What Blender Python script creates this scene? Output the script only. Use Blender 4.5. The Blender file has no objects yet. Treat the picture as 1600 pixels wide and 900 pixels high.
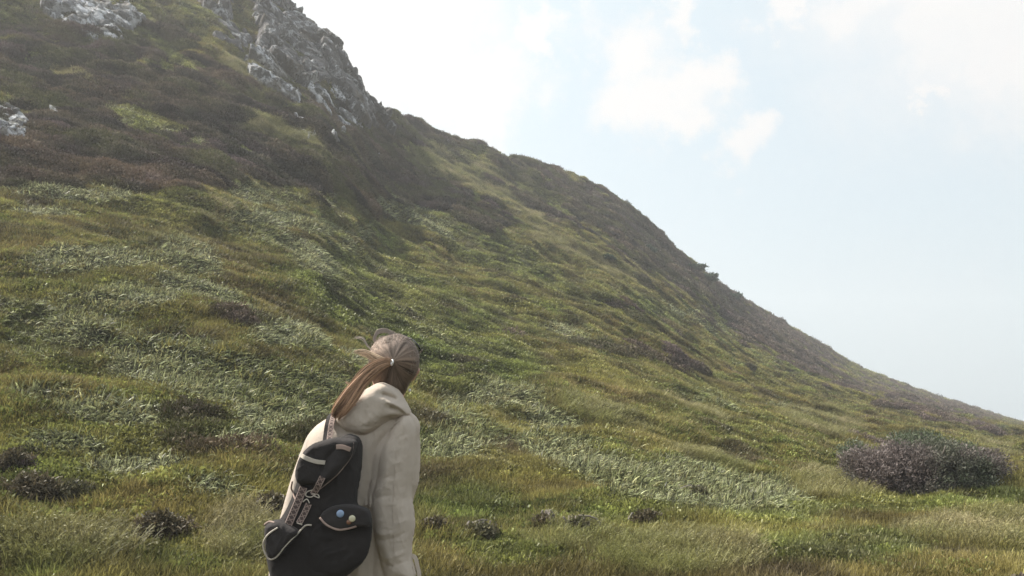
import bpy, math, random
import numpy as np
from mathutils import Vector, Matrix

# ------------------------------------------------------------------ camera, light, exposure
sc = bpy.context.scene
COL = sc.collection
W, H, FPX = 1600.0, 900.0, 1555.0
PITCH = math.atan((660 - 450) / FPX)
cam_d = bpy.data.cameras.new('camera')
cam_d.sensor_width = 36.0
cam_d.lens = 36.0 * FPX / W
cam_d.clip_start = 0.1
cam_d.clip_end = 3000
cam_d.dof.use_dof = False
cam = bpy.data.objects.new('camera', cam_d)
COL.objects.link(cam)
cam.location = (0, 0, 0)
cam.rotation_euler = (math.pi / 2 + PITCH, 0, 0)
sc.camera = cam

SUN_EL, SUN_AZ = 48.0, -66.0      # degrees; azimuth from +Y, clockwise
sun_d = bpy.data.lights.new('sun', 'SUN')
sun_d.energy = 5.0
sun_d.angle = math.radians(1.2)
sun_d.color = (1.0, 0.94, 0.84)
sun = bpy.data.objects.new('sun', sun_d)
COL.objects.link(sun)
_e, _a = math.radians(SUN_EL), math.radians(SUN_AZ)
SUN = Vector((math.sin(_a) * math.cos(_e), math.cos(_a) * math.cos(_e), math.sin(_e)))
sun.rotation_euler = SUN.to_track_quat('Z', 'Y').to_euler()
sun['kind'] = 'structure'

sc.view_settings.view_transform = 'Standard'
sc.view_settings.look = 'None'
sc.view_settings.gamma = 1.0
sc.view_settings.exposure = 0.85
sc.view_settings.use_curve_mapping = False
sc.render.engine = 'CYCLES'
sc.cycles.max_bounces = 6
sc.cycles.diffuse_bounces = 3
sc.cycles.glossy_bounces = 2
sc.cycles.transmission_bounces = 3
sc.cycles.transparent_max_bounces = 6
sc.cycles.volume_bounces = 0
sc.cycles.caustics_reflective = False
sc.cycles.caustics_refractive = False
sc.cycles.use_denoising = True
try:
    sc.cycles.use_denoising = True
    sc.cycles.denoising_prefilter = 'FAST'
except Exception:
    pass

_cp, _sp = math.cos(PITCH), math.sin(PITCH)
def ray(u, v):
    a = (np.asarray(u, float) - 800) / FPX
    b = (450 - np.asarray(v, float)) / FPX
    return a, _cp - b * _sp, _sp + b * _cp
def project(x, y, z):
    f = y * _cp + z * _sp
    up = -y * _sp + z * _cp
    f = np.where(f > 0.05, f, 0.05)
    return 800 + FPX * x / f, 450 - FPX * up / f

# ------------------------------------------------------------------ node helpers
class NT:
    def __init__(s, tree):
        s.t = tree
    def n(s, typ, ins=None, **kw):
        nd = s.t.nodes.new(typ)
        for k, v in kw.items():
            setattr(nd, k, v)
        for k, v in (ins or {}).items():
            if isinstance(v, bpy.types.NodeSocket):
                s.t.links.new(v, nd.inputs[k])
            else:
                nd.inputs[k].default_value = v
        return nd
    def math(s, op, a, b=0.0, c=None, clamp=False):
        nd = s.t.nodes.new('ShaderNodeMath')
        nd.operation = op
        nd.use_clamp = clamp
        for i, v in enumerate((a, b) if c is None else (a, b, c)):
            if isinstance(v, bpy.types.NodeSocket):
                s.t.links.new(v, nd.inputs[i])
            else:
                nd.inputs[i].default_value = v
        return nd.outputs[0]
    def mix(s, fac, a, b, mode='MIX'):
        nd = s.t.nodes.new('ShaderNodeMix')
        nd.data_type = 'RGBA'
        nd.blend_type = mode
        for i, v in ((0, fac), (6, a), (7, b)):
            if isinstance(v, bpy.types.NodeSocket):
                s.t.links.new(v, nd.inputs[i])
            elif i == 0:
                nd.inputs[0].default_value = v
            else:
                nd.inputs[i].default_value = (*v, 1) if len(v) == 3 else v
        return nd.outputs[2]
    def ramp(s, fac, stops):
        nd = s.t.nodes.new('ShaderNodeValToRGB')
        el = nd.color_ramp.elements
        while len(el) > 1:
            el.remove(el[-1])
        el[0].position = stops[0][0]
        el[0].color = (*stops[0][1], 1)
        for p, c in stops[1:]:
            e = el.new(p)
            e.color = (*c, 1)
        s.t.links.new(fac, nd.inputs[0])
        return nd.outputs[0]
    def noise(s, vec, scale, detail=4, rough=0.55, dist=0.0):
        nd = s.n('ShaderNodeTexNoise', {'Scale': scale, 'Detail': detail, 'Roughness': rough, 'Distortion': dist})
        s.t.links.new(vec, nd.inputs['Vector'])
        return nd.outputs['Fac']
def sm(nt, x, a, b):
    nd = nt.n('ShaderNodeMapRange', {'Value': x, 'From Min': a, 'From Max': b}, interpolation_type='SMOOTHSTEP')
    return nd.outputs[0]

def new_mat(name):
    m = bpy.data.materials.new(name)
    m.use_nodes = True
    m.node_tree.nodes.clear()
    return m, NT(m.node_tree)
def out(nt, shader, vol=None):
    o = nt.n('ShaderNodeOutputMaterial')
    if shader is not None:
        nt.t.links.new(shader, o.inputs['Surface'])
    if vol is not None:
        nt.t.links.new(vol, o.inputs['Volume'])

# ------------------------------------------------------------------ world: sky with thin cloud
wd = bpy.data.worlds.new('World')
sc.world = wd
wd.use_nodes = True
wd.node_tree.nodes.clear()
nt = NT(wd.node_tree)
sky = nt.n('ShaderNodeTexSky')
sky.sky_type = 'NISHITA'
sky.sun_disc = False
sky.sun_elevation = _e
sky.sun_rotation = _a
sky.air_density = 1.0
sky.dust_density = 1.5
tc = nt.n('ShaderNodeTexCoord')
dirv = nt.n('ShaderNodeVectorMath', {0: tc.outputs['Generated']}, operation='NORMALIZE').outputs[0]
nz = nt.n('ShaderNodeTexNoise', {'Scale': 10.0, 'Detail': 9.0, 'Roughness': 0.70, 'Vector': dirv})
off = nt.n('ShaderNodeVectorMath', {0: nz.outputs['Color'], 1: (0.5, 0.5, 0.5)}, operation='SUBTRACT').outputs[0]
off = nt.n('ShaderNodeVectorMath', {0: off, 'Scale': 0.21}, operation='SCALE').outputs[0]
wv = nt.n('ShaderNodeVectorMath', {0: dirv, 1: off}, operation='ADD').outputs[0]
wv = nt.n('ShaderNodeVectorMath', {0: wv}, operation='NORMALIZE').outputs[0]
clouds = [(990, 70, 62), (985, 150, 62), (1060, 150, 80), (1120, 120, 45), (1090, 195, 40), (1190, 240, 42), (860, 62, 40), (780, 120, 70), (740, 160, 75),
          (640, 40, 170), (560, 150, 150), (1090, 12, 40), (1245, 5, 40), (1370, -40, 95), (1530, 40, 120), (1590, 110, 75), (1640, 40, 170), (1600, -160, 300), (1480, 5, 70), (300, -250, 400), (1490, 165, 22)]
acc = None
for (cu, cv, cr) in clouds:
    d = Vector([float(q) for q in ray(cu - 28, cv - 6)]).normalized()
    dot = nt.n('ShaderNodeVectorMath', {0: wv, 1: tuple(d)}, operation='DISTANCE').outputs['Value']
    R = cr / FPX
    val = nt.n('ShaderNodeMapRange', {'Value': dot, 'From Min': R * 1.55, 'From Max': R * 0.3}, interpolation_type='SMOOTHSTEP').outputs[0]
    acc = val if acc is None else nt.math('MAXIMUM', acc, val)
n2 = nt.noise(wv, 5.0, 6, 0.6)
wide = sm(nt, n2, 0.44, 0.70)               # loose cloud all round the sky
sep = nt.n('ShaderNodeSeparateXYZ', {0: dirv})
behind = sm(nt, sep.outputs['Y'], 0.75, 0.2)
acc = nt.math('MAXIMUM', acc, nt.math('MULTIPLY', wide, nt.math('MULTIPLY_ADD', behind, 0.85, 0.12)))
# thin veil: sky pales towards the left and towards the horizon
veil = nt.math('MULTIPLY_ADD', sm(nt, sep.outputs['X'], 0.45, -0.25), 0.16, 0.74)
veil = nt.math('ADD', veil, nt.math('MULTIPLY', sm(nt, sep.outputs['Z'], 0.30, 0.0), 0.14), clamp=True)
skyc = nt.mix(veil, sky.outputs[0], (6.7, 7.9, 8.5))
fine = nt.math('MULTIPLY_ADD', nt.noise(wv, 14, 6, 0.6), 0.45, 0.74, clamp=True)
colr = nt.mix(nt.math('MULTIPLY', acc, fine, clamp=True), skyc, (8.0, 7.85, 7.75))
bg = nt.n('ShaderNodeBackground', {'Color': colr, 'Strength': 0.0665})
ow = nt.n('ShaderNodeOutputWorld')
nt.t.links.new(bg.outputs[0], ow.inputs['Surface'])

# ------------------------------------------------------------------ numpy noise
def _h(ix, iy, iz, seed):
    h = (ix.astype(np.int64) * 374761393 + iy.astype(np.int64) * 668265263 + iz.astype(np.int64) * 2147483647 + seed * 974711) & 0xFFFFFFFF
    h = ((h ^ (h >> 13)) * 1274126177) & 0xFFFFFFFF
    h = ((h ^ (h >> 16)) * 2246822519) & 0xFFFFFFFF
    return ((h ^ (h >> 15)) & 0xFFFFFF) / float(0xFFFFFF)
def vn(x, y, z=0.0, seed=0):
    x, y, z = np.broadcast_arrays(np.asarray(x, float), np.asarray(y, float), np.asarray(z, float))
    fx, fy, fz = np.floor(x), np.floor(y), np.floor(z)
    tx, ty, tz = x - fx, y - fy, z - fz
    tx = tx * tx * (3 - 2 * tx); ty = ty * ty * (3 - 2 * ty); tz = tz * tz * (3 - 2 * tz)
    r = 0
    for dx in (0, 1):
        for dy in (0, 1):
            for dz in ((0, 1) if np.any(tz) else (0,)):
                w = (tx if dx else 1 - tx) * (ty if dy else 1 - ty) * (tz if dz else 1 - tz)
                r = r + w * _h(fx + dx, fy + dy, fz + dz, seed)
    return r * 2 - 1
def fbm(x, y, z=0.0, seed=0, o=4, g=0.5):
    r, a, s, t = 0, 1.0, 1.0, 0
    for k in range(o):
        c, sn = math.cos(k * 1.1), math.sin(k * 1.1)
        r = r + a * vn((x * c - y * sn) * s, (x * sn + y * c) * s, z * s, seed + k * 17)
        t += a
        a *= g
        s *= 2.03
    return r / t
def sstep(x, a, b):
    t = np.clip((x - a) / (b - a), 0, 1)
    return t * t * (3 - 2 * t)

# ------------------------------------------------------------------ mesh helpers
def mesh_obj(name, verts, faces, mat=None, parent=None, smooth=True, attrs=None):
    me = bpy.data.meshes.new(name)
    verts = np.asarray(verts, dtype=np.float32)
    if isinstance(faces, np.ndarray):
        nf, k = faces.shape
        me.vertices.add(len(verts))
        me.vertices.foreach_set('co', verts.ravel())
        me.loops.add(nf * k)
        me.loops.foreach_set('vertex_index', faces.astype(np.int32).ravel())
        me.polygons.add(nf)
        me.polygons.foreach_set('loop_start', np.arange(0, nf * k, k, dtype=np.int32))
        me.update(calc_edges=True)
        me.validate()
    else:
        me.from_pydata([tuple(map(float, v)) for v in verts], [], faces)
    me.polygons.foreach_set('use_smooth', np.full(len(me.polygons), smooth))
    if attrs:
        for k, a in attrs.items():
            a = np.asarray(a, dtype=np.float32)
            if a.ndim == 1:
                at = me.attributes.new(k, 'FLOAT', 'POINT')
                at.data.foreach_set('value', a)
            else:
                at = me.attributes.new(k, 'FLOAT_VECTOR', 'POINT')
                at.data.foreach_set('vector', a.ravel())
    if mat:
        me.materials.append(mat)
    o = bpy.data.objects.new(name, me)
    if parent is not False:
        COL.objects.link(o)
    if parent:
        o.parent = parent
    return o
def tag(o, label=None, cat=None, group=None, kind=None):
    if label: o['label'] = label
    if cat: o['category'] = cat
    if group: o['group'] = group
    if kind: o['kind'] = kind
    return o
def empty(name, loc=(0, 0, 0)):
    o = bpy.data.objects.new(name, None)
    COL.objects.link(o)
    o.location = loc
    o.empty_display_size = 0.1
    return o
def reparent(o, p):
    o.parent = p
    o.matrix_parent_inverse = Matrix.Translation(-Vector(p.location))

# ------------------------------------------------------------------ the hill as a height field
SKY_PTS = [(-1400, 100), (-700, -300), (-250, -330), (0, -262), (200, -165), (330, -82), (400, -26), (430, 4), (460, 34), (500, 58), (525, 108), (560, 146), (590, 174), (640, 189),
           (700, 213), (760, 229), (820, 251), (880, 269), (930, 291), (960, 307), (1000, 341), (1040, 373), (1075, 407), (1115, 441), (1160, 470), (1200, 492),
           (1250, 521), (1300, 552), (1350, 580), (1400, 598), (1460, 620), (1530, 643), (1600, 664), (1700, 682), (1900, 690), (2400, 712), (4200, 740)]
_az, _el = [], []
for (u, v) in SKY_PTS:
    a, b, c = ray(u, v)
    _az.append(math.atan2(a, b)); _el.append(c / math.hypot(a, b))
_az, _el = np.array(_az), np.array(_el)
_daz = np.array([math.atan((u - 800) / FPX) for u in (-1400, 0, 540, 640, 800, 1100, 1400, 1600, 2400)])
_dd = np.array([66, 60, 50, 60, 68, 84, 150, 215, 280.0])
def crest(a):
    aa = np.clip(a, -1.0, 1.15)
    E = np.interp(aa, _az, _el)
    D = np.interp(aa, _daz, _dd)
    back = sstep(np.abs(a), 1.0, 1.7)
    return E * (1 - back) + (-0.012) * back, D
def terrain(x, y, detail=True):
    r = np.hypot(x, y) + 1e-6
    a = np.arctan2(x, y)
    E, D = crest(a)
    zc = E * D
    base = -1.60 + 0.066 * np.minimum(r, 7.5) + 0.002 * np.maximum(r - 7.5, 0)
    r0 = 5.4
    s = np.clip((r - r0) / (D - r0), 0, None)
    st = np.minimum(s, 1)
    g = st * (0.42 + 0.58 * st)                       # slightly steeper near the top
    up = -1.10 + (zc + 1.10) * g
    k = 0.5
    h = np.clip(0.5 + 0.5 * (up - base) / k, 0, 1)     # soft foot of the slope
    zf = np.where(up > -1.1, base * (1 - h) + up * h + k * h * (1 - h), base)
    steep = np.clip(zc / 12, 0.0, 1)
    zf = np.where(zc > -0.9, zf, base)
    over = np.maximum(r - D, 0)
    zf = np.where(r > D, zc - 0.30 * over * steep - 0.02 * over - 0.004 * np.minimum(over, 40) ** 2 * steep, zf)
    zf = np.maximum(zf, -14 - 0.001 * r)
    ramp = sstep(r, 4, 15)
    fade = 1 - 0.75 * np.exp(-((r - D) / 5.0) ** 2)
    zf = zf + ramp * fade * (0.40 * fbm(x / 7.0, y / 7.0, seed=3, o=2) + 0.10 * fbm((x + y * .3) / 2.6, (y - x * .2) / 1.3, seed=5, o=2))
    # terracettes running along the slope
    zf = zf + ramp * fade * 0.17 * steep * fbm(x / 5.0, zf * 1.1, seed=11, o=3)
    if detail:
        w = 0.25 * fbm(x / 1.5, y / 1.5, seed=29, o=2)
        b1 = 1 - np.abs(vn(x / 0.95 + w, y / 1.1 - w, seed=21)); b2 = 1 - np.abs(vn(x / 0.5 - w, y / 0.55 + w, seed=31))
        zf = zf + (0.30 + 0.70 * ramp) * (0.13 * (b1 ** 1.5 - .5) + 0.10 * (b2 - .5) + 0.10 * fbm(x / 2.2, y / 1.8, seed=33, o=2))
        zf = zf + sstep(r, 22, 36) * .46 * (1 - np.abs(fbm(x / 1.9 + w, y / 2.2, seed=37, o=2) * 1.6) - .5)
    return zf
def hit(u, v):
    """where the sight line through a point of the photo meets the hill"""
    a, b, c = ray(u, v)
    t = np.concatenate([np.arange(3, 30, 0.04), np.arange(30, 290, 0.1)])
    m = math.hypot(float(a), float(b))
    x, y, z = t * a / m, t * b / m, t * c / m
    d = z - terrain(x, y, False)
    i = np.argmax(d < 0)
    if d[i] >= 0:
        i = int(np.argmin(d))
    return float(x[i]), float(y[i])
def gz(x, y):
    return float(terrain(np.array([x]), np.array([y]))[0])
def normals(x, y, e=0.35):
    zx = (terrain(x + e, y, False) - terrain(x - e, y, False)) / (2 * e)
    zy = (terrain(x, y + e, False) - terrain(x, y - e, False)) / (2 * e)
    n = np.stack([-zx, -zy, np.ones_like(zx)], -1)
    return n / np.linalg.norm(n, axis=-1, keepdims=True)

fr = np.radians(34)
azs = np.concatenate([np.linspace(-math.pi, -fr, 140, endpoint=False), np.linspace(-fr, fr, 860, endpoint=False), np.linspace(fr, math.pi, 140)])
rs = np.concatenate([[0.05, 0.6, 1.2, 1.8], np.linspace(2.4, 14, 110, endpoint=False), np.linspace(14, 60, 330, endpoint=False), np.geomspace(60, 270, 230, endpoint=False), np.geomspace(270, 480, 16)])
A, R = np.meshgrid(azs, rs)
X, Y = R * np.sin(A), R * np.cos(A)
Z = terrain(X, Y)
nr, na = A.shape
V = np.stack([X, Y, Z], -1).reshape(-1, 3)
i, j = np.meshgrid(np.arange(nr - 1), np.arange(na - 1), indexing='ij')
q = (i * na + j).ravel()
F = np.stack([q, q + 1, q + na + 1, q + na], -1)[:, ::-1]

# ------------------------------------------------------------------ what grows where (zones over the hill, read off the photo once)
def ell(u, v, cu, cv, ru, rv, ang=0.0):
    c, s = math.cos(math.radians(ang)), math.sin(math.radians(ang))
    du, dv = u - cu, v - cv
    p, q = (du * c + dv * s) / ru, (-du * s + dv * c) / rv
    return p * p + q * q
def blob(u, v, L, soft=0.6):
    r = np.zeros_like(u)
    for e in L:
        d = ell(u, v, *e[:5])
        r = np.maximum(r, (e[5] if len(e) > 5 else 1.0) * (1 - sstep(d, 1 - soft * 0.6, 1 + soft)))
    return r
RUSH = [(120, 302, 95, 13, 4), (640, 335, 95, 13, 22), (95, 330, 60, 12, 0, .6), (150, 412, 110, 20, -3), (430, 300, 90, 10, 12), (400, 312, 60, 12, 12, .9),
        (460, 352, 110, 14, 8), (430, 380, 95, 16, 15), (500, 412, 45, 14, 14), (300, 400, 55, 26, 10), (310, 455, 70, 24, 10), (350, 485, 30, 12, 20),
        (90, 500, 120, 26, 4), (170, 470, 90, 18, 0), (440, 525, 70, 20, 3), (60, 545, 70, 22, 0), (210, 540, 120, 20, 5), (380, 600, 140, 36, 4), (300, 590, 130, 26, 6),
        (470, 610, 70, 30, 0), (150, 640, 120, 20, 6, .8), (60, 625, 60, 14, 0, .8), (450, 655, 90, 26, 0), (215, 733, 75, 20, -3), (340, 768, 45, 16, 14), (100, 690, 70, 18, 5, .8), (380, 690, 60, 16, 0, .8),
        (245, 205, 85, 12, 22, .7), (330, 232, 30, 8, 20, .6),
        (740, 640, 70, 30, 5, .8), (720, 690, 60, 26, 0), (790, 615, 55, 20, 5, .8), (830, 660, 75, 20, 0, .9), (690, 715, 50, 20, 0), (860, 700, 80, 20, 6), (920, 735, 90, 22, 5), (1000, 760, 110, 24, 5), (1090, 770, 90, 26, 0),
        (1170, 775, 80, 34, 0), (1060, 740, 60, 18, 8), (960, 690, 50, 14, 8, .7), (870, 518, 40, 12, 10, .7), (1070, 490, 70, 10, 24, .7), (1110, 625, 60, 14, 10, .6), (560, 560, 40, 14, 0, .7),
        (690, 520, 60, 14, 5, .4), (1200, 640, 40, 8, 0, .6), (570, 390, 60, 12, 10, .4), (620, 430, 50, 12, 10, .4)]
HEATH = [(100, 120, 260, 80, 10, .62), (260, 110, 240, 60, 28, .8), (330, 190, 220, 55, 25), (480, 240, 190, 50, 26), (560, 220, 110, 60, 30), (650, 290, 100, 34, 25), (730, 330, 70, 22, 22), (60, 230, 170, 60, 5, .8),
         (250, 250, 110, 34, 15), (610, 190, 60, 26, 20), (690, 215, 80, 16, 16), (790, 243, 90, 16, 16), (880, 290, 100, 22, 24), (940, 330, 90, 26, 33), (1010, 375, 80, 22, 37), (830, 290, 60, 14, 14), (870, 330, 60, 16, 20),
         (1080, 425, 80, 20, 38), (1080, 440, 110, 22, 26, .7), (1200, 520, 110, 24, 30, .75), (1150, 510, 60, 10, 22, .5), (1300, 590, 90, 18, 26, .5), (1450, 640, 140, 20, 16, .5), (1000, 560, 90, 12, 15, .4), (930, 480, 80, 12, 22, .4),
         (60, 770, 40, 14, 0, .4), (25, 725, 30, 18, 0, .5)]
DRY = [(440, 205, 60, 12, 15, .9), (400, 185, 40, 14, 10, .7), (150, 130, 70, 12, 20, .6), (385, 120, 26, 50, -20, .8), (520, 240, 60, 12, 20, .7), (60, 200, 60, 20, 0, .5), (60, 860, 150, 34, 0, .7), (390, 840, 60, 50, -20, .8), (180, 850, 90, 24, 0, .6), (1050, 880, 130, 36, 0, .7), (560, 890, 60, 30, 0, .6), (860, 840, 80, 30, 0, .5), (690, 255, 40, 26, 20, .9), (760, 285, 50, 20, 25, .8), (840, 350, 60, 24, 30, .7),
       (1000, 640, 150, 30, 10, .45), (1100, 720, 60, 14, 10, .6), (1500, 840, 110, 26, 0, .7), (1290, 660, 70, 20, 10, .6), (230, 370, 120, 12, 5, .4), (170, 480, 40, 6, 0, .5), (1500, 700, 90, 20, 0, .5), (900, 400, 60, 14, 25, .7), (960, 420, 50, 12, 25, .6),
       (330, 330, 60, 22, 0, .35), (1300, 760, 80, 24, 0, .5)]
LUSH = [(570, 170, 10, 8, 0, .2), (260, 75, 70, 16, 32), (340, 35, 60, 14, 30, .9), (285, 100, 30, 14, 0), (250, 195, 70, 12, 20, .8), (350, 235, 40, 10, 10, .7), (620, 470, 160, 60, 20, .7), (800, 420, 150, 30, 28, .6), (850, 310, 60, 14, 25, .8), (760, 240, 60, 10, 10, .7),
        (720, 560, 120, 50, 10, .8), (1000, 480, 90, 14, 25, .7), (1450, 790, 160, 22, 0, 1), (1220, 800, 90, 30, 0, .9), (1000, 800, 120, 30, 0, .6), (100, 760, 90, 20, 0, .5), (60, 880, 70, 26, 0, .8), (330, 880, 90, 24, 0, .7), (720, 790, 70, 26, 0, .7), (780, 870, 90, 30, 0, .7), (1300, 870, 140, 26, 0, .8), (660, 240, 60, 8, 20, .8), (210, 690, 60, 20, 0, .5)]
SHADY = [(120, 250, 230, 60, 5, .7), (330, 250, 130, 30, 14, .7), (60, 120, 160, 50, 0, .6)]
def zones(x, y, z):
    u, v = project(x, y, z)
    w1 = 42 * fbm(x / 2.2, y / 2.2, seed=41, o=3); w2 = 16 * fbm(x / 1.6, y / 1.6, seed=43, o=3)
    u, v = u + w1, v + w2
    n = fbm(x / 1.4, y / 1.4, z / 1.4, seed=51, o=3)
    n2 = fbm(x / 4.5, y / 4.5, z / 3, seed=57, o=3)
    rush = np.clip(blob(u, v, RUSH) + 0.7 * n - 0.12, 0, 1)
    dry = np.clip(blob(u, v, DRY) + 0.45 * fbm(x / 2.0, y / 2.0, seed=61, o=3), 0, 1)
    lush = np.clip(blob(u, v, LUSH) + 0.6 * fbm(x / 1.8, y / 1.8, seed=71, o=3), 0, 1)
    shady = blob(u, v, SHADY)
    heath = np.clip(blob(u, v, HEATH) + 0.6 * n + 0.25 * n2 - 0.05 - .75 * blob(u, v, LUSH) - .5 * blob(u, v, DRY), 0, 1)
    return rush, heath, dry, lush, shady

# ------------------------------------------------------------------ materials of the hill
def plant_mat(name, instanced=True, spark=False, base=(0.1, 0.1, 0.04), rough=0.6, spec=0.3, trans=0.25, tipcol=None, tipamt=0.0, var=0.25):
    m, nt = new_mat(name)
    if instanced:
        at = nt.n('ShaderNodeAttribute', attribute_type='INSTANCER', attribute_name='tint')
        col = at.outputs['Color']
    else:
        at = nt.n('ShaderNodeAttribute', attribute_type='GEOMETRY', attribute_name='tint')
        col = at.outputs['Color']
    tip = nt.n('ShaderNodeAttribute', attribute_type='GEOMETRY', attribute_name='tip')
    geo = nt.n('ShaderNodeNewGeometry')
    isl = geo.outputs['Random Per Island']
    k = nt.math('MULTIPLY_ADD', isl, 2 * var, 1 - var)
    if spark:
        k = nt.math('MULTIPLY_ADD', nt.math('POWER', isl, 3.5), 3.1, 0.27)  # glints of shiny leaves put into the colour of a few random ones
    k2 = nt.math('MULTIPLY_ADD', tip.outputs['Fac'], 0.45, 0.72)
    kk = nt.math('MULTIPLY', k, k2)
    sc_ = nt.n('ShaderNodeVectorMath', {0: col, 'Scale': kk}, operation='SCALE').outputs[0]
    c = sc_
    if tipcol:
        f = nt.math('MULTIPLY', sm(nt, tip.outputs['Fac'], 0.55, 1.0), nt.math('MULTIPLY', tipamt, sm(nt, isl, 0.2, 0.8)))
        c = nt.mix(f, sc_, tipcol)
    p = nt.n('ShaderNodeBsdfPrincipled', {'Base Color': c, 'Roughness': rough, 'Specular IOR Level': spec})
    if trans > 0:
        tr = nt.n('ShaderNodeBsdfTranslucent', {'Color': c})
        mx = nt.n('ShaderNodeMixShader', {0: trans, 1: p.outputs[0], 2: tr.outputs[0]})
        out(nt, mx.outputs[0])
    else:
        out(nt, p.outputs[0])
    return m
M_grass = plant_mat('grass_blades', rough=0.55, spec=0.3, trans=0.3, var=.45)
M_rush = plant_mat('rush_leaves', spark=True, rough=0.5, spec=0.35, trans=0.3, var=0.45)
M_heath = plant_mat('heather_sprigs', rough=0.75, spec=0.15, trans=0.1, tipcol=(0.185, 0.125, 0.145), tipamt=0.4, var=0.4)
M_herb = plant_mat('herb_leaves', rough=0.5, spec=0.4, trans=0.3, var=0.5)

m, nt = new_mat('hill_turf')
tc = nt.n('ShaderNodeTexCoord'); P = tc.outputs['Object']
n1 = nt.noise(P, 0.5, 6, 0.65)
n2 = nt.noise(P, 4.0, 6, 0.7)
c = nt.ramp(n1, [(0.3, (0.035, 0.036, 0.018)), (0.5, (0.062, 0.060, 0.026)), (0.7, (0.085, 0.070, 0.036))])
c = nt.mix(nt.math('MULTIPLY', n2, 0.6), c, (0.055, 0.045, 0.03))
p = nt.n('ShaderNodeBsdfPrincipled', {'Base Color': c, 'Roughness': 0.95, 'Specular IOR Level': 0.1})
bp = nt.n('ShaderNodeBump', {'Strength': 0.7, 'Distance': 0.06, 'Height': nt.noise(P, 14, 6, 0.7)})
nt.t.links.new(bp.outputs[0], p.inputs['Normal'])
out(nt, p.outputs[0])
hill = mesh_obj('hill', V, F, m)
tag(hill, kind='structure')
del V, F, A, R, X, Y, Z

# ------------------------------------------------------------------ tufts that the ground cover is made of
rng = np.random.default_rng(7)
def tuft(n, L, wd, spread, lean, arch, segs=3, tipw=0.15, up=1.0, dome=0.0, latbend=0.3):
    """n curved blades; grows along +Z, arches over towards +X"""
    vs, fs, tips = [], [], []
    for k in range(n):
        a = rng.uniform(0, 2 * math.pi)
        rr = spread * math.sqrt(rng.uniform(0, 1))
        bx, by = rr * math.cos(a), rr * math.sin(a)
        ln = rng.uniform(*L)
        w = rng.uniform(*wd)
        d = np.array([lean + math.cos(a) * rr / spread * 0.5 + rng.normal(0, .22), math.sin(a) * rr / spread * 0.5 + rng.normal(0, .25), up * rng.uniform(.7, 1.2)])
        d /= np.linalg.norm(d)
        side = np.cross(d, [0, 0, 1.0]) + rng.normal(0, latbend, 3)
        side -= d * side.dot(d)
        side /= np.linalg.norm(side) + 1e-9
        bz = dome * (1 - (rr / spread) ** 2)
        p = np.array([bx, by, bz - 0.02])
        i0 = len(vs)
        st = ln / segs
        ar = arch * rng.uniform(.5, 1.4)
        for s in range(segs + 1):
            t = s / segs
            ww = w * (1 - (1 - tipw) * t ** 1.6) * (0.7 + 0.6 * min(t * 3, 1) * (1 - .3 * t)) * 0.5
            vs += [p - side * ww, p + side * ww]
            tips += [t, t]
            d = d + np.array([ar * 0.35, 0, -ar * 0.75]) / segs * (0.5 + t)
            d /= np.linalg.norm(d)
            p = p + d * st
        for s in range(segs):
            b = i0 + 2 * s
            fs.append((b, b + 1, b + 3, b + 2))
    return np.array(vs), np.array(fs), np.array(tips)
def seedheads(n, H, spread):
    vs, fs, tips = [], [], []
    for k in range(n):
        a = rng.uniform(0, 6.28); rr = spread * math.sqrt(rng.uniform())
        p = np.array([rr * math.cos(a), rr * math.sin(a), 0.0])
        d = np.array([.35 + rng.normal(0, .2), rng.normal(0, .2), 1.0]); d /= np.linalg.norm(d)
        ln = rng.uniform(*H)
        for s in range(4):
            q0 = p + d * ln * .25
            w = .0022
            sd = np.array([-d[1], d[0], 0.2]); sd /= np.linalg.norm(sd)
            i0 = len(vs); vs += [p - sd * w, p + sd * w, q0 + sd * w, q0 - sd * w]; fs.append((i0, i0 + 1, i0 + 2, i0 + 3)); tips += [.9] * 4
            p = q0; d = d + np.array([.12, 0, -.1]); d /= np.linalg.norm(d)
        for s in range(9):
            q0 = p + d * (s * .009 - .06) + rng.normal(0, .006, 3)
            e = d * .012 + rng.normal(0, .006, 3); w = rng.normal(0, 1, 3); w = w / np.linalg.norm(w) * .0035
            i0 = len(vs); vs += [q0 - w, q0 + w, q0 + e + w * .4, q0 + e - w * .4]; fs.append((i0, i0 + 1, i0 + 2, i0 + 3)); tips += [1] * 4
    return np.array(vs), np.array(fs), np.array(tips)
def sprigs(n, R, Hh, leaf=(.02, .045), w=(.006, .014)):
    """a low dome of short twigs covered in tiny leaves"""
    c = rng.normal(0, 1, (n, 3)); c[:, 2] = np.abs(c[:, 2]); c /= np.linalg.norm(c, axis=1)[:, None]
    rad = rng.uniform(.6, 1.06, n) ** .5
    lump = 1 + .22 * np.sin(c[:, 0] * 7 + 1) * np.cos(c[:, 1] * 6)
    P = c * rad[:, None] * lump[:, None] * np.array([R, R, Hh])
    d = c * .5 + rng.normal(0, .45, (n, 3)) + np.array([.25, 0, .55]); d /= np.linalg.norm(d, axis=1)[:, None]
    s = np.cross(d, rng.normal(0, 1, (n, 3))); s /= np.linalg.norm(s, axis=1)[:, None]
    L = rng.uniform(*leaf, n)[:, None]; Wd = rng.uniform(*w, n)[:, None] * .5
    a = P - d * L * .5; b = P + d * L * .5
    vs = np.stack([a - s * Wd * .6, a + s * Wd * .6, b + s * Wd, b - s * Wd], 1).reshape(-1, 3)
    fs = np.arange(4 * n).reshape(n, 4)
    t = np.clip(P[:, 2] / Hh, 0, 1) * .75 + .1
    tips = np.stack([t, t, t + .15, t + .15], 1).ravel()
    return vs, fs, tips
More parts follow.
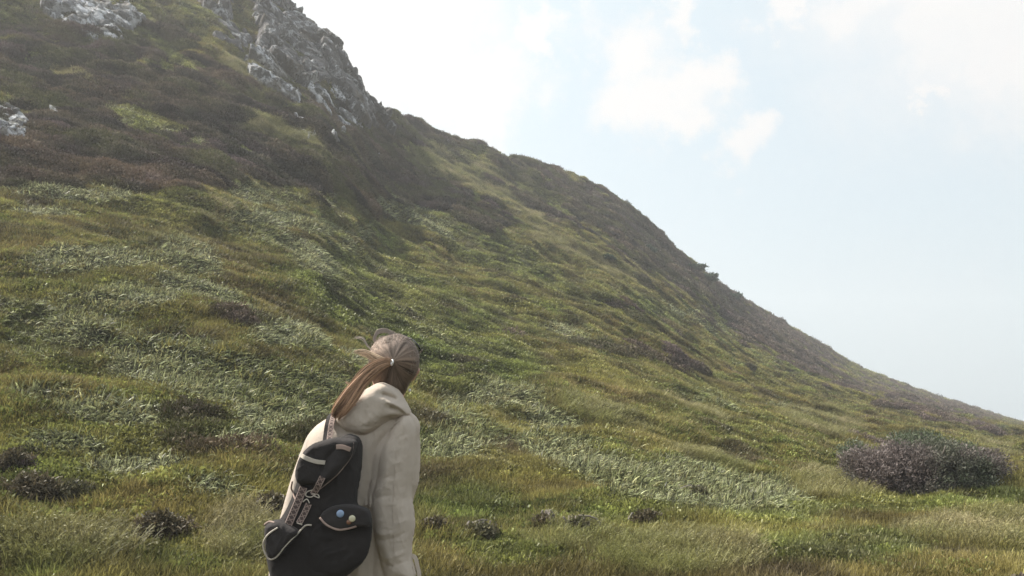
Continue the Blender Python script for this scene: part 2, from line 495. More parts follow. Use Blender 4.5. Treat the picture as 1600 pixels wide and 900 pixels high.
def joinm(parts):
    vs, fs, ts, k = [], [], [], 0
    for v, f, t in parts:
        vs.append(v); fs.append(f + k); ts.append(t); k += len(v)
    return np.concatenate(vs), np.concatenate(fs), np.concatenate(ts)
def proto_coll(name, metas, mat):
    c = bpy.data.collections.new(name)
    for k, (v, f, t) in enumerate(metas):
        o = mesh_obj(name + '_' + 'abcdefgh'[k], v, f, mat, parent=False, attrs={'tip': t})
        c.objects.link(o)
    return c
P_grass = proto_coll('grass_tuft', [tuft(60, (.06, .15), (.006, .012), .14, .15, .7) for k in range(4)], M_grass)
P_wisp = proto_coll('wisp_tuft', [joinm([tuft(52, (.09, .22), (.004, .008), .13, .45, 1.1, 4), seedheads(4, (.14, .24), .12)]) for k in range(3)], M_grass)
P_rush = proto_coll('rush_tuft', [tuft(20, (.10, .19), (.013, .021), .10, .5, 1.8, 4, .12) for k in range(4)], M_rush)
P_heath = proto_coll('heather_tuft', [sprigs(230, .17, .13) for k in range(3)], M_heath)
P_herb = proto_coll('herb_tuft', [sprigs(120, .13, .07, (.018, .035), (.014, .026)) for k in range(3)], M_herb)

def scatter_gn(name, coll, pts, rot, scl, tint, label, cat):
    n = len(pts)
    me = bpy.data.meshes.new(name)
    me.vertices.add(n)
    me.vertices.foreach_set('co', pts.astype(np.float32).ravel())
    for k, a in (('rot', rot), ('tint', tint)):
        at = me.attributes.new(k, 'FLOAT_VECTOR', 'POINT'); at.data.foreach_set('vector', a.astype(np.float32).ravel())
    at = me.attributes.new('scl', 'FLOAT', 'POINT'); at.data.foreach_set('value', scl.astype(np.float32))
    at = me.attributes.new('idx', 'INT', 'POINT'); at.data.foreach_set('value', rng.integers(0, len(coll.objects), n).astype(np.int32))
    o = bpy.data.objects.new(name, me)
    COL.objects.link(o)
    g = bpy.data.node_groups.new(name + '_scatter', 'GeometryNodeTree')
    g.interface.new_socket('Geometry', in_out='INPUT', socket_type='NodeSocketGeometry')
    g.interface.new_socket('Geometry', in_out='OUTPUT', socket_type='NodeSocketGeometry')
    gi = g.nodes.new('NodeGroupInput'); go = g.nodes.new('NodeGroupOutput')
    ci = g.nodes.new('GeometryNodeCollectionInfo')
    ci.inputs['Collection'].default_value = coll
    ci.inputs['Separate Children'].default_value = True
    ci.inputs['Reset Children'].default_value = True
    ip = g.nodes.new('GeometryNodeInstanceOnPoints')
    ip.inputs['Pick Instance'].default_value = True
    def attr(nm, ty):
        a = g.nodes.new('GeometryNodeInputNamedAttribute'); a.data_type = ty; a.inputs['Name'].default_value = nm
        return [s for s in a.outputs if s.enabled and s.name == 'Attribute'][0]
    e2r = g.nodes.new('FunctionNodeEulerToRotation')
    L = g.links
    L.new(gi.outputs[0], ip.inputs['Points']); L.new(ci.outputs[0], ip.inputs['Instance'])
    L.new(attr('idx', 'INT'), ip.inputs['Instance Index'])
    L.new(attr('rot', 'FLOAT_VECTOR'), e2r.inputs[0]); L.new(e2r.outputs[0], ip.inputs['Rotation'])
    L.new(attr('scl', 'FLOAT'), ip.inputs['Scale'])
    L.new(ip.outputs[0], go.inputs[0])
    md = o.modifiers.new('scatter', 'NODES'); md.node_group = g
    return tag(o, label, cat, kind='stuff')

# points over the hill, thinning with distance
def sample(n, az_half=math.radians(36), r_lo=4.0):
    rr = np.linspace(r_lo, 235, 3000)
    dens = 95.0 / (1 + (rr / 20.0) ** 2.0)
    cdf = np.cumsum(dens * rr); cdf /= cdf[-1]
    r = np.interp(rng.uniform(0, 1, n), cdf, rr)
    a = rng.uniform(-az_half, az_half, n)
    _, D = crest(a)
    k = r < D + 1.5
    r, a = r[k], a[k]
    return r * np.sin(a), r * np.cos(a), r
NPTS = 900000
x, y, r = sample(NPTS)
z = terrain(x, y)
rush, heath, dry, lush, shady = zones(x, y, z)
u_, v_ = project(x, y, z)
heath = np.clip(heath + 0.45 * shady, 0, 1)  # shaded parts of the slope put in as extra dark heather
nn = normals(x, y)
N = len(x)
pick = rng.uniform(0, 1, N)
clump = fbm(x / 0.6, y / 0.6, seed=81, o=2)
hn = fbm(x / 1.9, y / 1.9, z / 1.9, seed=123, o=3)
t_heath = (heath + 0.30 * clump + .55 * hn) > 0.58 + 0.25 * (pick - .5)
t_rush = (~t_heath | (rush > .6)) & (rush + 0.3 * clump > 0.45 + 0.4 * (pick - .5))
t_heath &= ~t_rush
t_wisp = ~t_heath & ~t_rush & (dry + .3 * (pick - .5) > .55)
herbn = fbm(x / 1.1, y / 1.1, seed=121, o=3) + .25
t_herb = ~t_heath & ~t_rush & ~t_wisp & (pick > .80 - .5 * lush - .7 * herbn - .1 * (v_ < 600) + .45 * (v_ > 760))
t_grass = ~(t_heath | t_rush | t_wisp | t_herb)
_thin = t_rush & (rng.uniform(0, 1, N) > .50 + .45 * rush)
t_rush &= ~_thin
t_grass |= _thin & (rng.uniform(0, 1, N) < .6)
CUSHIONS = [(48, 790, 80, 34, 'large dark heather cushion near the left edge'), (108, 784, 60, 22, 'purple tinged heather cushion right of the large dark one'),
        (248, 842, 90, 36, 'wide brown heather cushion in pale grass left of the hiker'), (20, 742, 40, 26, 'dark round heather cushion touching the left edge of the view'),
        (422, 806, 46, 26, "heather cushion just left of the backpack"), (750, 848, 58, 22, 'heather cushion with mauve flowers right of the hiker'), (678, 846, 40, 24, 'dark heather cushion close beside the jacket sleeve'),
        (1010, 824, 54, 26, 'dark rounded heather cushion below the band of shiny leaves'), (900, 838, 40, 20, 'small brown heather cushion in grass between the mauve and the dark rounded ones'), (1090, 790, 30, 16, 'small mauve heather cushion under the right end of the shiny leaves'),
        (1172, 592, 26, 14, 'little purple heather cushion halfway up the right slope'), (850, 836, 30, 14, 'small low heather cushion left of the small brown one'), (1330, 742, 44, 26, 'reddish heather cushion at the left end of the big bush')]
open_ground = np.ones(N, bool)
for (cu, cv, cw, ch, _l) in CUSHIONS:          # nothing else grows through the heather cushions
    X_, Y_ = hit(cu, cv)
    open_ground &= np.hypot(x - X_, y - Y_ + .05) > .42 * cw * math.hypot(X_, Y_) / FPX
t_grass &= open_ground; t_wisp &= open_ground; t_rush &= open_ground; t_herb &= open_ground
def colors(kind, idx):
    n = len(idx)
    X_, Y_ = x[idx], y[idx]
    f1 = np.clip(.5 + .9 * fbm(X_ / 1.3, Y_ / 1.3, seed=91, o=3), 0, 1)[:, None]
    f2 = np.clip(.5 + .9 * fbm(X_ / .7, Y_ / .7, seed=93, o=2), 0, 1)[:, None]
    f3 = rng.uniform(0, 1, (n, 1))
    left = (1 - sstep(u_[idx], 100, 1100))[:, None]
    lu = lush[idx][:, None]; dr = dry[idx][:, None]
    A_ = lambda *c: np.array(c)[None, :]
    if kind == 'grass':
        c = A_(.200, .180, .058) * (1 - lu) + A_(.165, .190, .058) * lu
        c = c * (1 - .55 * f1 * (1 - lu)) + A_(.175, .115, .055) * .55 * f1 * (1 - lu)
        c = c * (1 - .5 * dr) + A_(.27, .235, .12) * .5 * dr
    elif kind == 'wisp':
        c = A_(.27, .235, .125) * f2 + A_(.18, .18, .065) * (1 - f2)
    elif kind == 'rush':
        c = A_(.17, .185, .08) * (1 - f1) + A_(.30, .31, .18) * f1
        c = c * (1 - .35 * (f3 > .8)) + A_(.20, .15, .08) * .35 * (f3 > .8)
    elif kind == 'heath':
        f7 = np.clip(.5 + 1.6 * fbm(X_ / .9, Y_ / .9, z[idx] / .9, seed=141, o=3), 0, 1)[:, None]
        c = A_(.046, .050, .027) * (1 - f1) + A_(.115, .082, .052) * f1
        c = c * (.32 + 1.5 * f7)
        f8 = np.clip(fbm(X_ / 1.6, Y_ / 1.6, z[idx] / 1.2, seed=145, o=4) * 3.0 - .05, 0, 1)[:, None]
        c = c * (1 - f8) + A_(.125, .130, .045) * f8
        fp = np.clip(fbm(X_ / 1.1, Y_ / 1.1, z[idx], seed=131, o=3) * 3 - .55, 0, 1)[:, None] * .8
        c = c * (1 - fp) + A_(.145, .105, .105) * fp
        pk = np.clip((u_[idx] - 950) / 250, 0, 1)[:, None] * .6
        c = c * (1 - pk) + A_(.17, .13, .115) * pk
    else:
        c = A_(.125, .150, .042) * (1 - f1) + A_(.20, .20, .062) * f1
    f4 = np.clip(.5 + 1.2 * fbm(X_ / .42, Y_ / .42, seed=97, o=2), 0, 1)[:, None]
    if kind in ('grass', 'herb'):
        c = c * (.62 + .75 * f4)
        f5 = np.clip(fbm(X_ / .8, Y_ / .8, seed=99, o=3) * 2.2 - .25, 0, 1)[:, None]
        c = c * (1 - .6 * f5) + A_(.085, .062, .045) * .6 * f5
        f6 = np.clip(fbm(X_ / 1.7, Y_ / 1.1, seed=103, o=3) * 2.2 - .3, 0, 1)[:, None]
        c = c * (1 - .6 * f6) + A_(.27, .245, .075) * .6 * f6
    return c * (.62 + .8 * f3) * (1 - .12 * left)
def lay(kind, mask, coll, name, label, cat, s0, sfar, alignn=.6, sink=0.0, yawr=.9):
    i = np.nonzero(mask)[0]
    n = len(i)
    nrm = nn[i] * alignn + np.array([0, 0, 1.0]) * (1 - alignn) + rng.normal(0, .10, (n, 3))
    nrm /= np.linalg.norm(nrm, axis=1)[:, None]
    yaw = np.arctan2(nn[i, 1], nn[i, 0]) * .5 - .45 + rng.normal(0, yawr, n)
    fx = np.stack([np.cos(yaw), np.sin(yaw), np.zeros(n)], 1)
    fx -= nrm * (fx * nrm).sum(1)[:, None]; fx /= np.linalg.norm(fx, axis=1)[:, None]
    fy = np.cross(nrm, fx)
    # rotation matrix columns fx, fy, nrm -> XYZ euler
    ry = np.arcsin(np.clip(-fx[:, 2], -1, 1)); rx = np.arctan2(fy[:, 2], nrm[:, 2]); rz = np.arctan2(fx[:, 1], fx[:, 0])
    s = (s0 + sfar * np.clip(r[i] / 60, 0, 3.0)) * rng.uniform(.7, 1.3, n) * (1 + (.7 if kind == 'heath' else .35) * clump[i])
    pts = np.stack([x[i], y[i], z[i] - sink], 1)
    return scatter_gn(name, coll, pts, np.stack([rx, ry, rz], 1), s, colors(kind, i), label, cat)
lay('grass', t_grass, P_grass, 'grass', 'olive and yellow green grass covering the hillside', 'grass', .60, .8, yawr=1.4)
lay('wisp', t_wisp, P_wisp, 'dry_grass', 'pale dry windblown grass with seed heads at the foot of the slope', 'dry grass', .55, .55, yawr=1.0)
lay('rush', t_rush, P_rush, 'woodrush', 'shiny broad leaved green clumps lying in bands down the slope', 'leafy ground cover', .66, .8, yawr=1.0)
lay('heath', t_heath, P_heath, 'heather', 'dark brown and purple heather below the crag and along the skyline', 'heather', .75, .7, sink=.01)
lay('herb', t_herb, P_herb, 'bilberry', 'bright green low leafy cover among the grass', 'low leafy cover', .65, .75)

# ------------------------------------------------------------------ rock outcrops
def facets(px, py, seed):
    """tilted flat plates, broken at their edges, value and crack distance"""
    ix, iy = np.floor(px), np.floor(py)
    best = np.full(px.shape, 9.0); second = np.full(px.shape, 9.0); val = np.zeros(px.shape)
    for dx in (-1, 0, 1):
        for dy in (-1, 0, 1):
            cx, cy = ix + dx, iy + dy
            jx = cx + _h(cx, cy, cx * 0, seed); jy = cy + _h(cx, cy, cx * 0, seed + 1)
            d = np.hypot(px - jx, py - jy)
            h = _h(cx, cy, cx * 0, seed + 2)
            gx = (_h(cx, cy, cx * 0, seed + 3) - .5) * 2.8; gy = (_h(cx, cy, cx * 0, seed + 4) - .5) * 2.8
            v = h + gx * (px - jx) + gy * (py - jy)
            nb = d < best
            second = np.where(nb, best, np.minimum(second, d))
            val = np.where(nb, v, val)
            best = np.where(nb, d, best)
    return val, second - best
def rockmat(name, base, lich, amt):
    m, nt = new_mat(name)
    tc = nt.n('ShaderNodeTexCoord'); P = tc.outputs['Object']
    c = nt.mix(nt.noise(P, 1.3, 5, .6), tuple(q * .6 for q in base), tuple(min(1, q * 1.25) for q in base))
    c = nt.mix(sm(nt, nt.noise(P, 2.2, 8, .72, .6), .60 - amt * .2, .66 - amt * .15), c, lich)
    c = nt.mix(nt.math('MULTIPLY', sm(nt, nt.noise(P, .55, 4, .6), .52, .66), .75), c, (.105, .082, .055))
    c = nt.mix(sm(nt, nt.noise(P, 5.0, 6, .7), .58, .66), c, (.05, .048, .04))
    gn = nt.n('ShaderNodeNewGeometry')
    nzz = nt.n('ShaderNodeSeparateXYZ', {0: gn.outputs['Normal']}).outputs['Z']
    ledge = nt.math('MULTIPLY', sm(nt, nt.math('ADD', nzz, nt.math('MULTIPLY', nt.noise(P, 1.8, 5, .6), .5)), .98, 1.15), .85)
    c = nt.mix(ledge, c, (.065, .062, .03))
    p = nt.n('ShaderNodeBsdfPrincipled', {'Base Color': c, 'Roughness': .9, 'Specular IOR Level': .25})
    bp = nt.n('ShaderNodeBump', {'Strength': .9, 'Distance': .12, 'Height': nt.noise(P, 4.5, 8, .7)})
    nt.t.links.new(bp.outputs[0], p.inputs['Normal'])
    out(nt, p.outputs[0])
    return m
M_rock = rockmat('crag_rock', (.145, .135, .138), (.42, .42, .43), .4)
M_rockw = rockmat('lichen_rock', (.18, .175, .18), (.60, .60, .62), .7)
def poly_sd(px, py, poly):
    """signed distance to a polygon, positive inside"""
    P_ = np.asarray(poly, float); n = len(P_)
    d = np.full(px.shape, 1e9); ins = np.zeros(px.shape, bool)
    for k in range(n):
        a, b = P_[k], P_[(k + 1) % n]
        e = b - a
        t = np.clip(((px - a[0]) * e[0] + (py - a[1]) * e[1]) / (e @ e), 0, 1)
        d = np.minimum(d, np.hypot(px - a[0] - t * e[0], py - a[1] - t * e[1]))
        c = (a[1] > py) != (b[1] > py)
        with np.errstate(divide='ignore', invalid='ignore'):
            xx = (b[0] - a[0]) * (py - a[1]) / (b[1] - a[1] + 1e-12) + a[0]
        ins ^= c & (px < xx)
    return np.where(ins, d, -d)
def rock(name, poly, hgt, cell, mat, seed, label, res=.09, soft=10.0, dirs=(-.1, -.75, .35), strata=.6, rr=None, group=None, cat='rock', kind=None):
    us = [p[0] for p in poly]; vs = [p[1] for p in poly]
    uu = np.linspace(min(us) - 12, max(us) + 12, 60)
    an_ = [math.atan2(*[float(q) for q in ray(p[0] + o_, p[1])][:2]) for p in poly for o_ in (-18, 18)]
    a0, a1 = min(an_), max(an_)
    if rr is None:
        q = []
        for p in poly:
            X0_, Y0_ = hit(p[0], p[1] + 4)
            d_ = float(crest(np.array([math.atan2(X0_, Y0_)]))[1][0])
            h_ = math.hypot(X0_, Y0_)
            q.append(h_ if h_ > 6.9 else d_ + .6)
        rr = (min(q) - 1.2, max(q) + 1.5)
    na_, nr_ = int((a1 - a0) * sum(rr) / 2 / res) + 4, int((rr[1] - rr[0]) / (res * .8)) + 4
    A_, R_ = np.meshgrid(np.linspace(a0, a1, na_), np.linspace(*rr, nr_))
    x_, y_ = R_ * np.sin(A_), R_ * np.cos(A_)
    z_ = terrain(x_, y_, False)
    u, v = project(x_, y_, z_)
    wob = soft * 1.6 * fbm(x_ / .8, y_ / .8, z_ / .8, seed=seed, o=4) + soft * .8 * fbm(x_ / 2.5, y_ / 2.5, z_ / 2.5, seed=seed + 3, o=2)
    sd = poly_sd(u, v, poly) + wob
    # plates dip down to the right
    p_, q_ = (x_ * .83 - z_ * .55), (z_ * .83 + x_ * .55 + y_ * .3)
    wx, wy = .25 * fbm(x_, z_, y_, seed=seed + 5, o=3), .25 * fbm(x_, z_, y_, seed=seed + 6, o=3)
    f1, c1 = facets(p_ / (cell * 1.7) + wx, q_ / cell + wy, seed)
    f2, c2 = facets(p_ / (cell * .6) + wx * 2, q_ / (cell * .38) + wy * 2, seed + 50)
    f3, c3 = facets(p_ / (cell * .2) + wx * 3, q_ / (cell * .14), seed + 90)
    h = hgt * (.30 + .55 * f1 + .16 * f2 + .05 * f3 + .10 * fbm(x_ / .5, z_ / .5, y_ / .5, seed=seed + 8, o=4))
    h -= hgt * .18 * (1 - sstep(c1, 0, .12)) + hgt * .08 * (1 - sstep(c2, 0, .12))
    mk = sstep(sd, -soft * .2, soft)
    h = h * mk - .25 * (1 - mk)
    n_ = normals(x_, y_) * .7 + np.array(dirs)
    n_ /= np.linalg.norm(n_, axis=-1, keepdims=True)
    Vv = np.stack([x_, y_, z_], -1) + n_ * h[..., None]
    ii, jj = np.meshgrid(np.arange(nr_ - 1), np.arange(na_ - 1), indexing='ij')
    keep = (sd[:-1, :-1] > -soft * 1.2) | (sd[1:, 1:] > -soft * 1.2)
    q0 = (ii * na_ + jj)[keep]
    Ff = np.stack([q0, q0 + 1, q0 + na_ + 1, q0 + na_], -1)[:, ::-1]
    used = np.unique(Ff); remap = np.zeros(nr_ * na_, int); remap[used] = np.arange(len(used))
    o = mesh_obj(name, Vv.reshape(-1, 3)[used], remap[Ff], mat, smooth=False)
    return tag(o, label, cat, group, kind)
rock('crag', [(378, -40), (392, 20), (398, 60), (402, 88), (418, 104), (440, 118), (455, 132), (474, 140), (500, 132), (518, 138), (536, 160), (552, 188), (568, 203), (600, 216), (612, 216), (606, 194), (585, 164), (562, 139), (536, 118), (529, 84), (513, 49), (490, 31), (458, 23), (432, -6), (420, -40)],
     1.0, 1.25, M_rock, 101, 'large grey rocky crag with an overhanging edge on the skyline', res=.07, soft=8, dirs=(.2, -.8, .15), cat='crag')
rock('rock', [(383, 92), (400, 90), (428, 96), (448, 116), (458, 132), (472, 152), (477, 172), (464, 170), (440, 157), (418, 148), (396, 140), (386, 120)], .6, .9, M_rockw, 131,
     'broad pale slab forming the foot of the big crag', res=.05, soft=6, cat='rock')
rock('rock', [(296, -30), (352, -30), (368, 5), (366, 34), (350, 30), (336, 18), (312, 12)], .6, .9, M_rock, 151, 'grey rock at the top edge left of the big crag', res=.06, soft=7, cat='rock')
rock('rock_outcrop', [(62, -40), (66, 28), (92, 42), (100, 60), (125, 52), (150, 74), (178, 68), (203, 76), (215, 54), (234, 62), (230, 30), (205, 10), (195, -40)], .6, .8, M_rockw, 201,
     'pale lichen covered rock face at the top left', res=.06, soft=8, cat='rock')
rock('rock_outcrop', [(-30, 150), (12, 158), (48, 176), (52, 205), (44, 224), (10, 222), (-30, 215)], .35, .45, M_rockw, 301, 'dark broken rock face with white specks at the left edge', soft=13, res=.045)
rock('rock', [(322, 40), (345, 36), (372, 48), (392, 66), (396, 86), (372, 84), (350, 70), (330, 60)], .45, .8, M_rock, 171, 'grey broken rock between the green patch and the big crag', res=.055, soft=12, cat='rock')
small = [([(76, 170), (98, 176), (100, 190), (86, 196), (76, 188)], 'small pale rock beside the dark speckled rock face'),
         ([(146, 104), (164, 106), (163, 122), (150, 122)], 'small white rock under the pale lichen covered face'),
         ([(508, 212), (522, 208), (534, 222), (530, 236), (514, 230)], 'broken white rock in the grass just under the long slanting slab'),
         ([(468, 222), (484, 220), (492, 232), (476, 236)], 'low white stone below the broad grey slab'),
         ([(350, 126), (362, 128), (366, 140), (354, 140)], 'white stone in dark heather, nearest below the left part of the crag'),
         ([(455, 188), (468, 186), (470, 204), (458, 205)], 'small white stone under the left half of the crag'),
         ([(462, 184), (492, 196), (494, 222), (470, 214)], 'broad low grey slab just below the middle of the crag'),
         ([(480, 136), (494, 136), (520, 163), (545, 183), (563, 208), (562, 224), (548, 216), (530, 196), (508, 178), (484, 154)], 'long white slab slanting down below the overhang'),
         ([(512, 126), (522, 130), (541, 158), (534, 162), (518, 146)], 'narrow white blade of rock just under the overhanging lip'),
         ([(524, 204), (540, 210), (541, 224), (528, 222)], 'small grey stone under the long slanting slab'),
         ([(318, 106), (326, 110), (325, 118), (317, 116)], 'tiny white stone in heather left of the crag'),
         ([(575, 240), (590, 242), (592, 258), (580, 256)], 'grey stone half buried in heather below the end of the crag')]
for k, (pl, lb) in enumerate(small):
    rock('rock', pl, .42 if k else .24, .5, M_rockw, 400 + 13 * k, lb, res=.04, soft=5, group='rocks showing through the heather')

# ------------------------------------------------------------------ shrubs and heather cushions
def tubes(paths, sides=5):
    vs, fs = [], []
    for pts, rad in paths:
        pts = np.asarray(pts, float); n = len(pts)
        tan = np.gradient(pts, axis=0); tan /= np.linalg.norm(tan, axis=1)[:, None] + 1e-9
        ref = np.array([.3, .2, .93]) if abs(tan[:, 2]).mean() < .9 else np.array([1., 0, 0])
        b0 = len(vs)
        for k in range(n):
            s = np.cross(tan[k], ref); s /= np.linalg.norm(s) + 1e-9; t = np.cross(tan[k], s)
            rk = rad[k] if np.ndim(rad) else rad
            for q_ in range(sides):
                an = 2 * math.pi * q_ / sides
                vs.append(pts[k] + rk * (s * math.cos(an) + t * math.sin(an)))
        for k in range(n - 1):
            for q_ in range(sides):
                a_ = b0 + k * sides + q_; b_ = b0 + k * sides + (q_ + 1) % sides
                fs.append((a_, b_, b_ + sides, a_ + sides))
        fs.append(tuple(range(b0, b0 + sides))[::-1]); fs.append(tuple(range(b0 + (n - 1) * sides, b0 + n * sides)))
    return vs, fs
M_leaf = plant_mat('shrub_leaves', instanced=False, rough=.6, spec=.3, trans=.2, var=.35)
m, nt = new_mat('shrub_wood')
p = nt.n('ShaderNodeBsdfPrincipled', {'Base Color': nt.mix(nt.noise(nt.n('ShaderNodeTexCoord').outputs['Object'], 12, 4), (.10, .08, .06), (.26, .23, .20)), 'Roughness': .9})
out(nt, p.outputs[0]); M_wood = m
def shrub(name, base, lobes, ncl, per, cfun, label, cat, leaf=(.03, .07), lw=(.012, .022), cl=.10, branches=26, seed=1, group=None, top=(0, 0, .4)):
    g = np.random.default_rng(seed)
    root = empty(name, base)
    P_, D_ = [], []
    lobes = np.array(lobes, float)
    w = (lobes[:, 3] * lobes[:, 5]) ** 1.0; w /= w.sum()
    li = g.choice(len(lobes), ncl, p=w)
    c = g.normal(0, 1, (ncl, 3)); c[:, 2] = np.where(c[:, 2] < -.3, -c[:, 2], c[:, 2]); c /= np.linalg.norm(c, axis=1)[:, None]
    rad = g.uniform(.35, 1.0, ncl) ** .45 * (1 + .12 * g.normal(0, 1, ncl)) * (1 + .38 * fbm(c[:, 0] * 2.2 + 3 * li, c[:, 1] * 2.2, c[:, 2] * 2.2, seed=seed, o=2))
    C = lobes[li, :3] + c * rad[:, None] * lobes[li, 3:6]
    kp = C[:, 2] > .02; C, c, li = C[kp], c[kp], li[kp]
    n = len(C)
    ax = c * .7 + g.normal(0, .35, (n, 3)) + np.array(top); ax /= np.linalg.norm(ax, axis=1)[:, None]
    idx = np.repeat(np.arange(n), per); m_ = len(idx)
    along = g.uniform(-1, 1, m_)[:, None]
    Pp = C[idx] + ax[idx] * along * cl + g.normal(0, cl * .28, (m_, 3))
    d = ax[idx] * .8 + g.normal(0, .6, (m_, 3)); d /= np.linalg.norm(d, axis=1)[:, None]
    s = np.cross(d, g.normal(0, 1, (m_, 3))); s /= np.linalg.norm(s, axis=1)[:, None]
    L = g.uniform(*leaf, m_)[:, None] * .5; Wd = g.uniform(*lw, m_)[:, None] * .5
    vs = np.stack([Pp - d * L - s * Wd * .5, Pp - d * L + s * Wd * .5, Pp + d * L + s * Wd, Pp + d * L - s * Wd], 1).reshape(-1, 3)
    col = np.repeat(cfun(C, li, g)[idx], 4, axis=0)
    fo = mesh_obj('foliage', vs, np.arange(4 * m_).reshape(-1, 4), M_leaf, attrs={'tint': col, 'tip': np.repeat(.5 + .5 * along[:, 0], 4)})
    fo.parent = root
    if branches:
        paths = []
        for k in range(branches):
            l = lobes[g.integers(len(lobes))]
            e = l[:3] + g.normal(0, .5, 3) * l[3:6]; e[2] = max(e[2], .15)
            b = np.array([l[0] * .55 + g.normal(0, .12), l[1] * .4 + g.normal(0, .08), -.08])
            mid = (b + e) / 2 + g.normal(0, .08, 3) + np.array([0, 0, -.05])
            t = np.linspace(0, 1, 7)[:, None]
            pts = (1 - t) ** 2 * b + 2 * t * (1 - t) * mid + t ** 2 * e
            paths.append((pts, np.linspace(.022, .006, 7) * (.6 + .8 * g.uniform())))
        v_b, f_b = tubes(paths, 5)
        br = mesh_obj('branches', v_b, f_b, M_wood); br.parent = root
    tag(root, label, cat, group)
    return root
def at_px(u, v):
    X_, Y_ = hit(u, v)
    return X_, Y_, gz(X_, Y_), math.hypot(X_, Y_)
# the big bush on the right
bx, by, bz_, br_ = at_px(1462, 786)
k_ = math.hypot(bx, by) / FPX * .98
def L_(u, v, ru, rv, dy=0.0, rd=None):
    s = k_
    return ((u - 1462) * s * .95, dy, (776 - v) * s * .86, ru * s * .9, rd if rd else ru * s * .85, rv * s * .8)
big = [L_(1375, 738, 46, 40, -.05, .5), L_(1352, 720, 22, 26, .1, .35), L_(1420, 732, 58, 48, 0, .6), L_(1470, 722, 52, 44, .15, .6), L_(1520, 728, 55, 34, .25, .6), L_(1560, 728, 38, 26, .45, .5), L_(1420, 762, 50, 20, -.3, .4), L_(1470, 750, 60, 24, -.1, .5)]
grn = [L_(1448, 690, 20, 16, .5, .35), L_(1478, 688, 26, 18, .55, .4), L_(1525, 700, 24, 14, .5, .35), L_(1548, 712, 20, 12, .5, .3), L_(1352, 700, 14, 12, .3, .25)]
def bigcol(C, li, g):
    n = len(C)
    f = np.clip(.5 + 1.1 * fbm(C[:, 0] / .5, C[:, 2] / .35, C[:, 1] / .5, seed=5, o=2), 0, 1)[:, None]
    hi = np.clip(C[:, 2] / 1.1, 0, 1)[:, None]
    c = np.array([[.070, .062, .052]]) * (1 - f) + np.array([[.185, .150, .140]]) * f
    gr = np.clip(.5 + 1.3 * fbm(C[:, 0] / .4 + 7, C[:, 2] / .3, C[:, 1] / .4, seed=9, o=2) - .35, 0, 1)[:, None]
    gr = np.maximum(gr, (li >= len(big))[:, None] * .9)
    c = c * (1 - gr) + np.array([[.10, .125, .072]]) * gr
    return c * g.uniform(.75, 1.25, (n, 1))
shrub('heather_bush', (bx, by, bz_), big + grn, 5000, 24, bigcol, 'big sprawling brown purple bush with green tufts on top, at the foot of the slope', 'bush', leaf=(.016, .042), lw=(.005, .012), cl=.085, branches=80, seed=3)
def greencol(C, li, g):
    return np.array([[.055, .085, .05]]) * g.uniform(.7, 1.3, (len(C), 1))
def purplecol(C, li, g):
    f = np.clip(.5 + fbm(C[:, 0] / .2, C[:, 1] / .2, C[:, 2] / .2, seed=5, o=2), 0, 1)[:, None]
    return (np.array([[.105, .100, .052]]) * (1 - f) + np.array([[.17, .135, .10]]) * f) * g.uniform(.7, 1.3, (len(C), 1))
def browncol(C, li, g):
    f = np.clip(.5 + fbm(C[:, 0] / .2, C[:, 1] / .2, C[:, 2] / .2, seed=5, o=2), 0, 1)[:, None]
    return (np.array([[.095, .078, .045]]) * (1 - f) + np.array([[.165, .125, .085]]) * f) * g.uniform(.7, 1.3, (len(C), 1))
def small_shrub(u, v, wpx, hpx, cf, label, cat, name, n=420, seed=1, group=None, lean=0.0):
    X_, Y_, Z_, R_ = at_px(u, v)
    s = R_ / FPX
    w, h = wpx * s / 2, hpx * s
    if name == 'heather_cushion': w, h = w * .9, h * .95
    lobes = [(0, 0, h * .45, w * .7, w * .6, h * .5), (w * .45, .1, h * .35, w * .5, w * .4, h * .4), (-w * .5, .05, h * .3, w * .5, w * .4, h * .35), (w * lean, 0, h * .7, w * .45, w * .3, h * .35)]
    lf = max(.03, s * 1.6)
    return shrub(name, (X_, Y_, Z_ - .03), lobes, n, 16, cf, label, cat, leaf=(lf * .6, lf * 1.3), lw=(lf * .3, lf * .5), cl=max(.05, h * .14), branches=8, seed=seed, group=group)
sk = 'dark shrubs along the skyline'
small_shrub(1076, 422, 54, 11, greencol, 'flat topped dark shrub leaning off the skyline, upper of the two on the edge', 'shrub', 'shrub', 700, 11, sk, .7)
small_shrub(1104, 446, 40, 14, greencol, 'rounded dark shrub on the skyline between the two leaning ones', 'shrub', 'shrub', 500, 12, sk, .5)
small_shrub(1142, 471, 30, 11, greencol, 'spiky dark shrub lowest on the skyline', 'shrub', 'shrub', 450, 13, sk, .8)
small_shrub(1010, 392, 34, 14, greencol, 'blue green shrub on the slope just inside the skyline', 'shrub', 'shrub', 420, 14, sk)
small_shrub(1132, 480, 18, 10, greencol, 'small dark shrub just below the lowest skyline shrub', 'shrub', 'shrub', 260, 15, sk)
small_shrub(950, 412, 30, 12, greencol, 'low dark green shrub in yellow grass midway along the ridge', 'shrub', 'shrub', 300, 16, sk)
hc = 'heather cushions in the grass at the foot of the slope'
for k, (u, v, w_, h_, lb) in enumerate(CUSHIONS):
    small_shrub(u, v, w_, h_, purplecol if ('purple' in lb or 'mauve' in lb) else browncol, lb, 'heather cushion', 'heather_cushion', 420, 30 + k, hc)

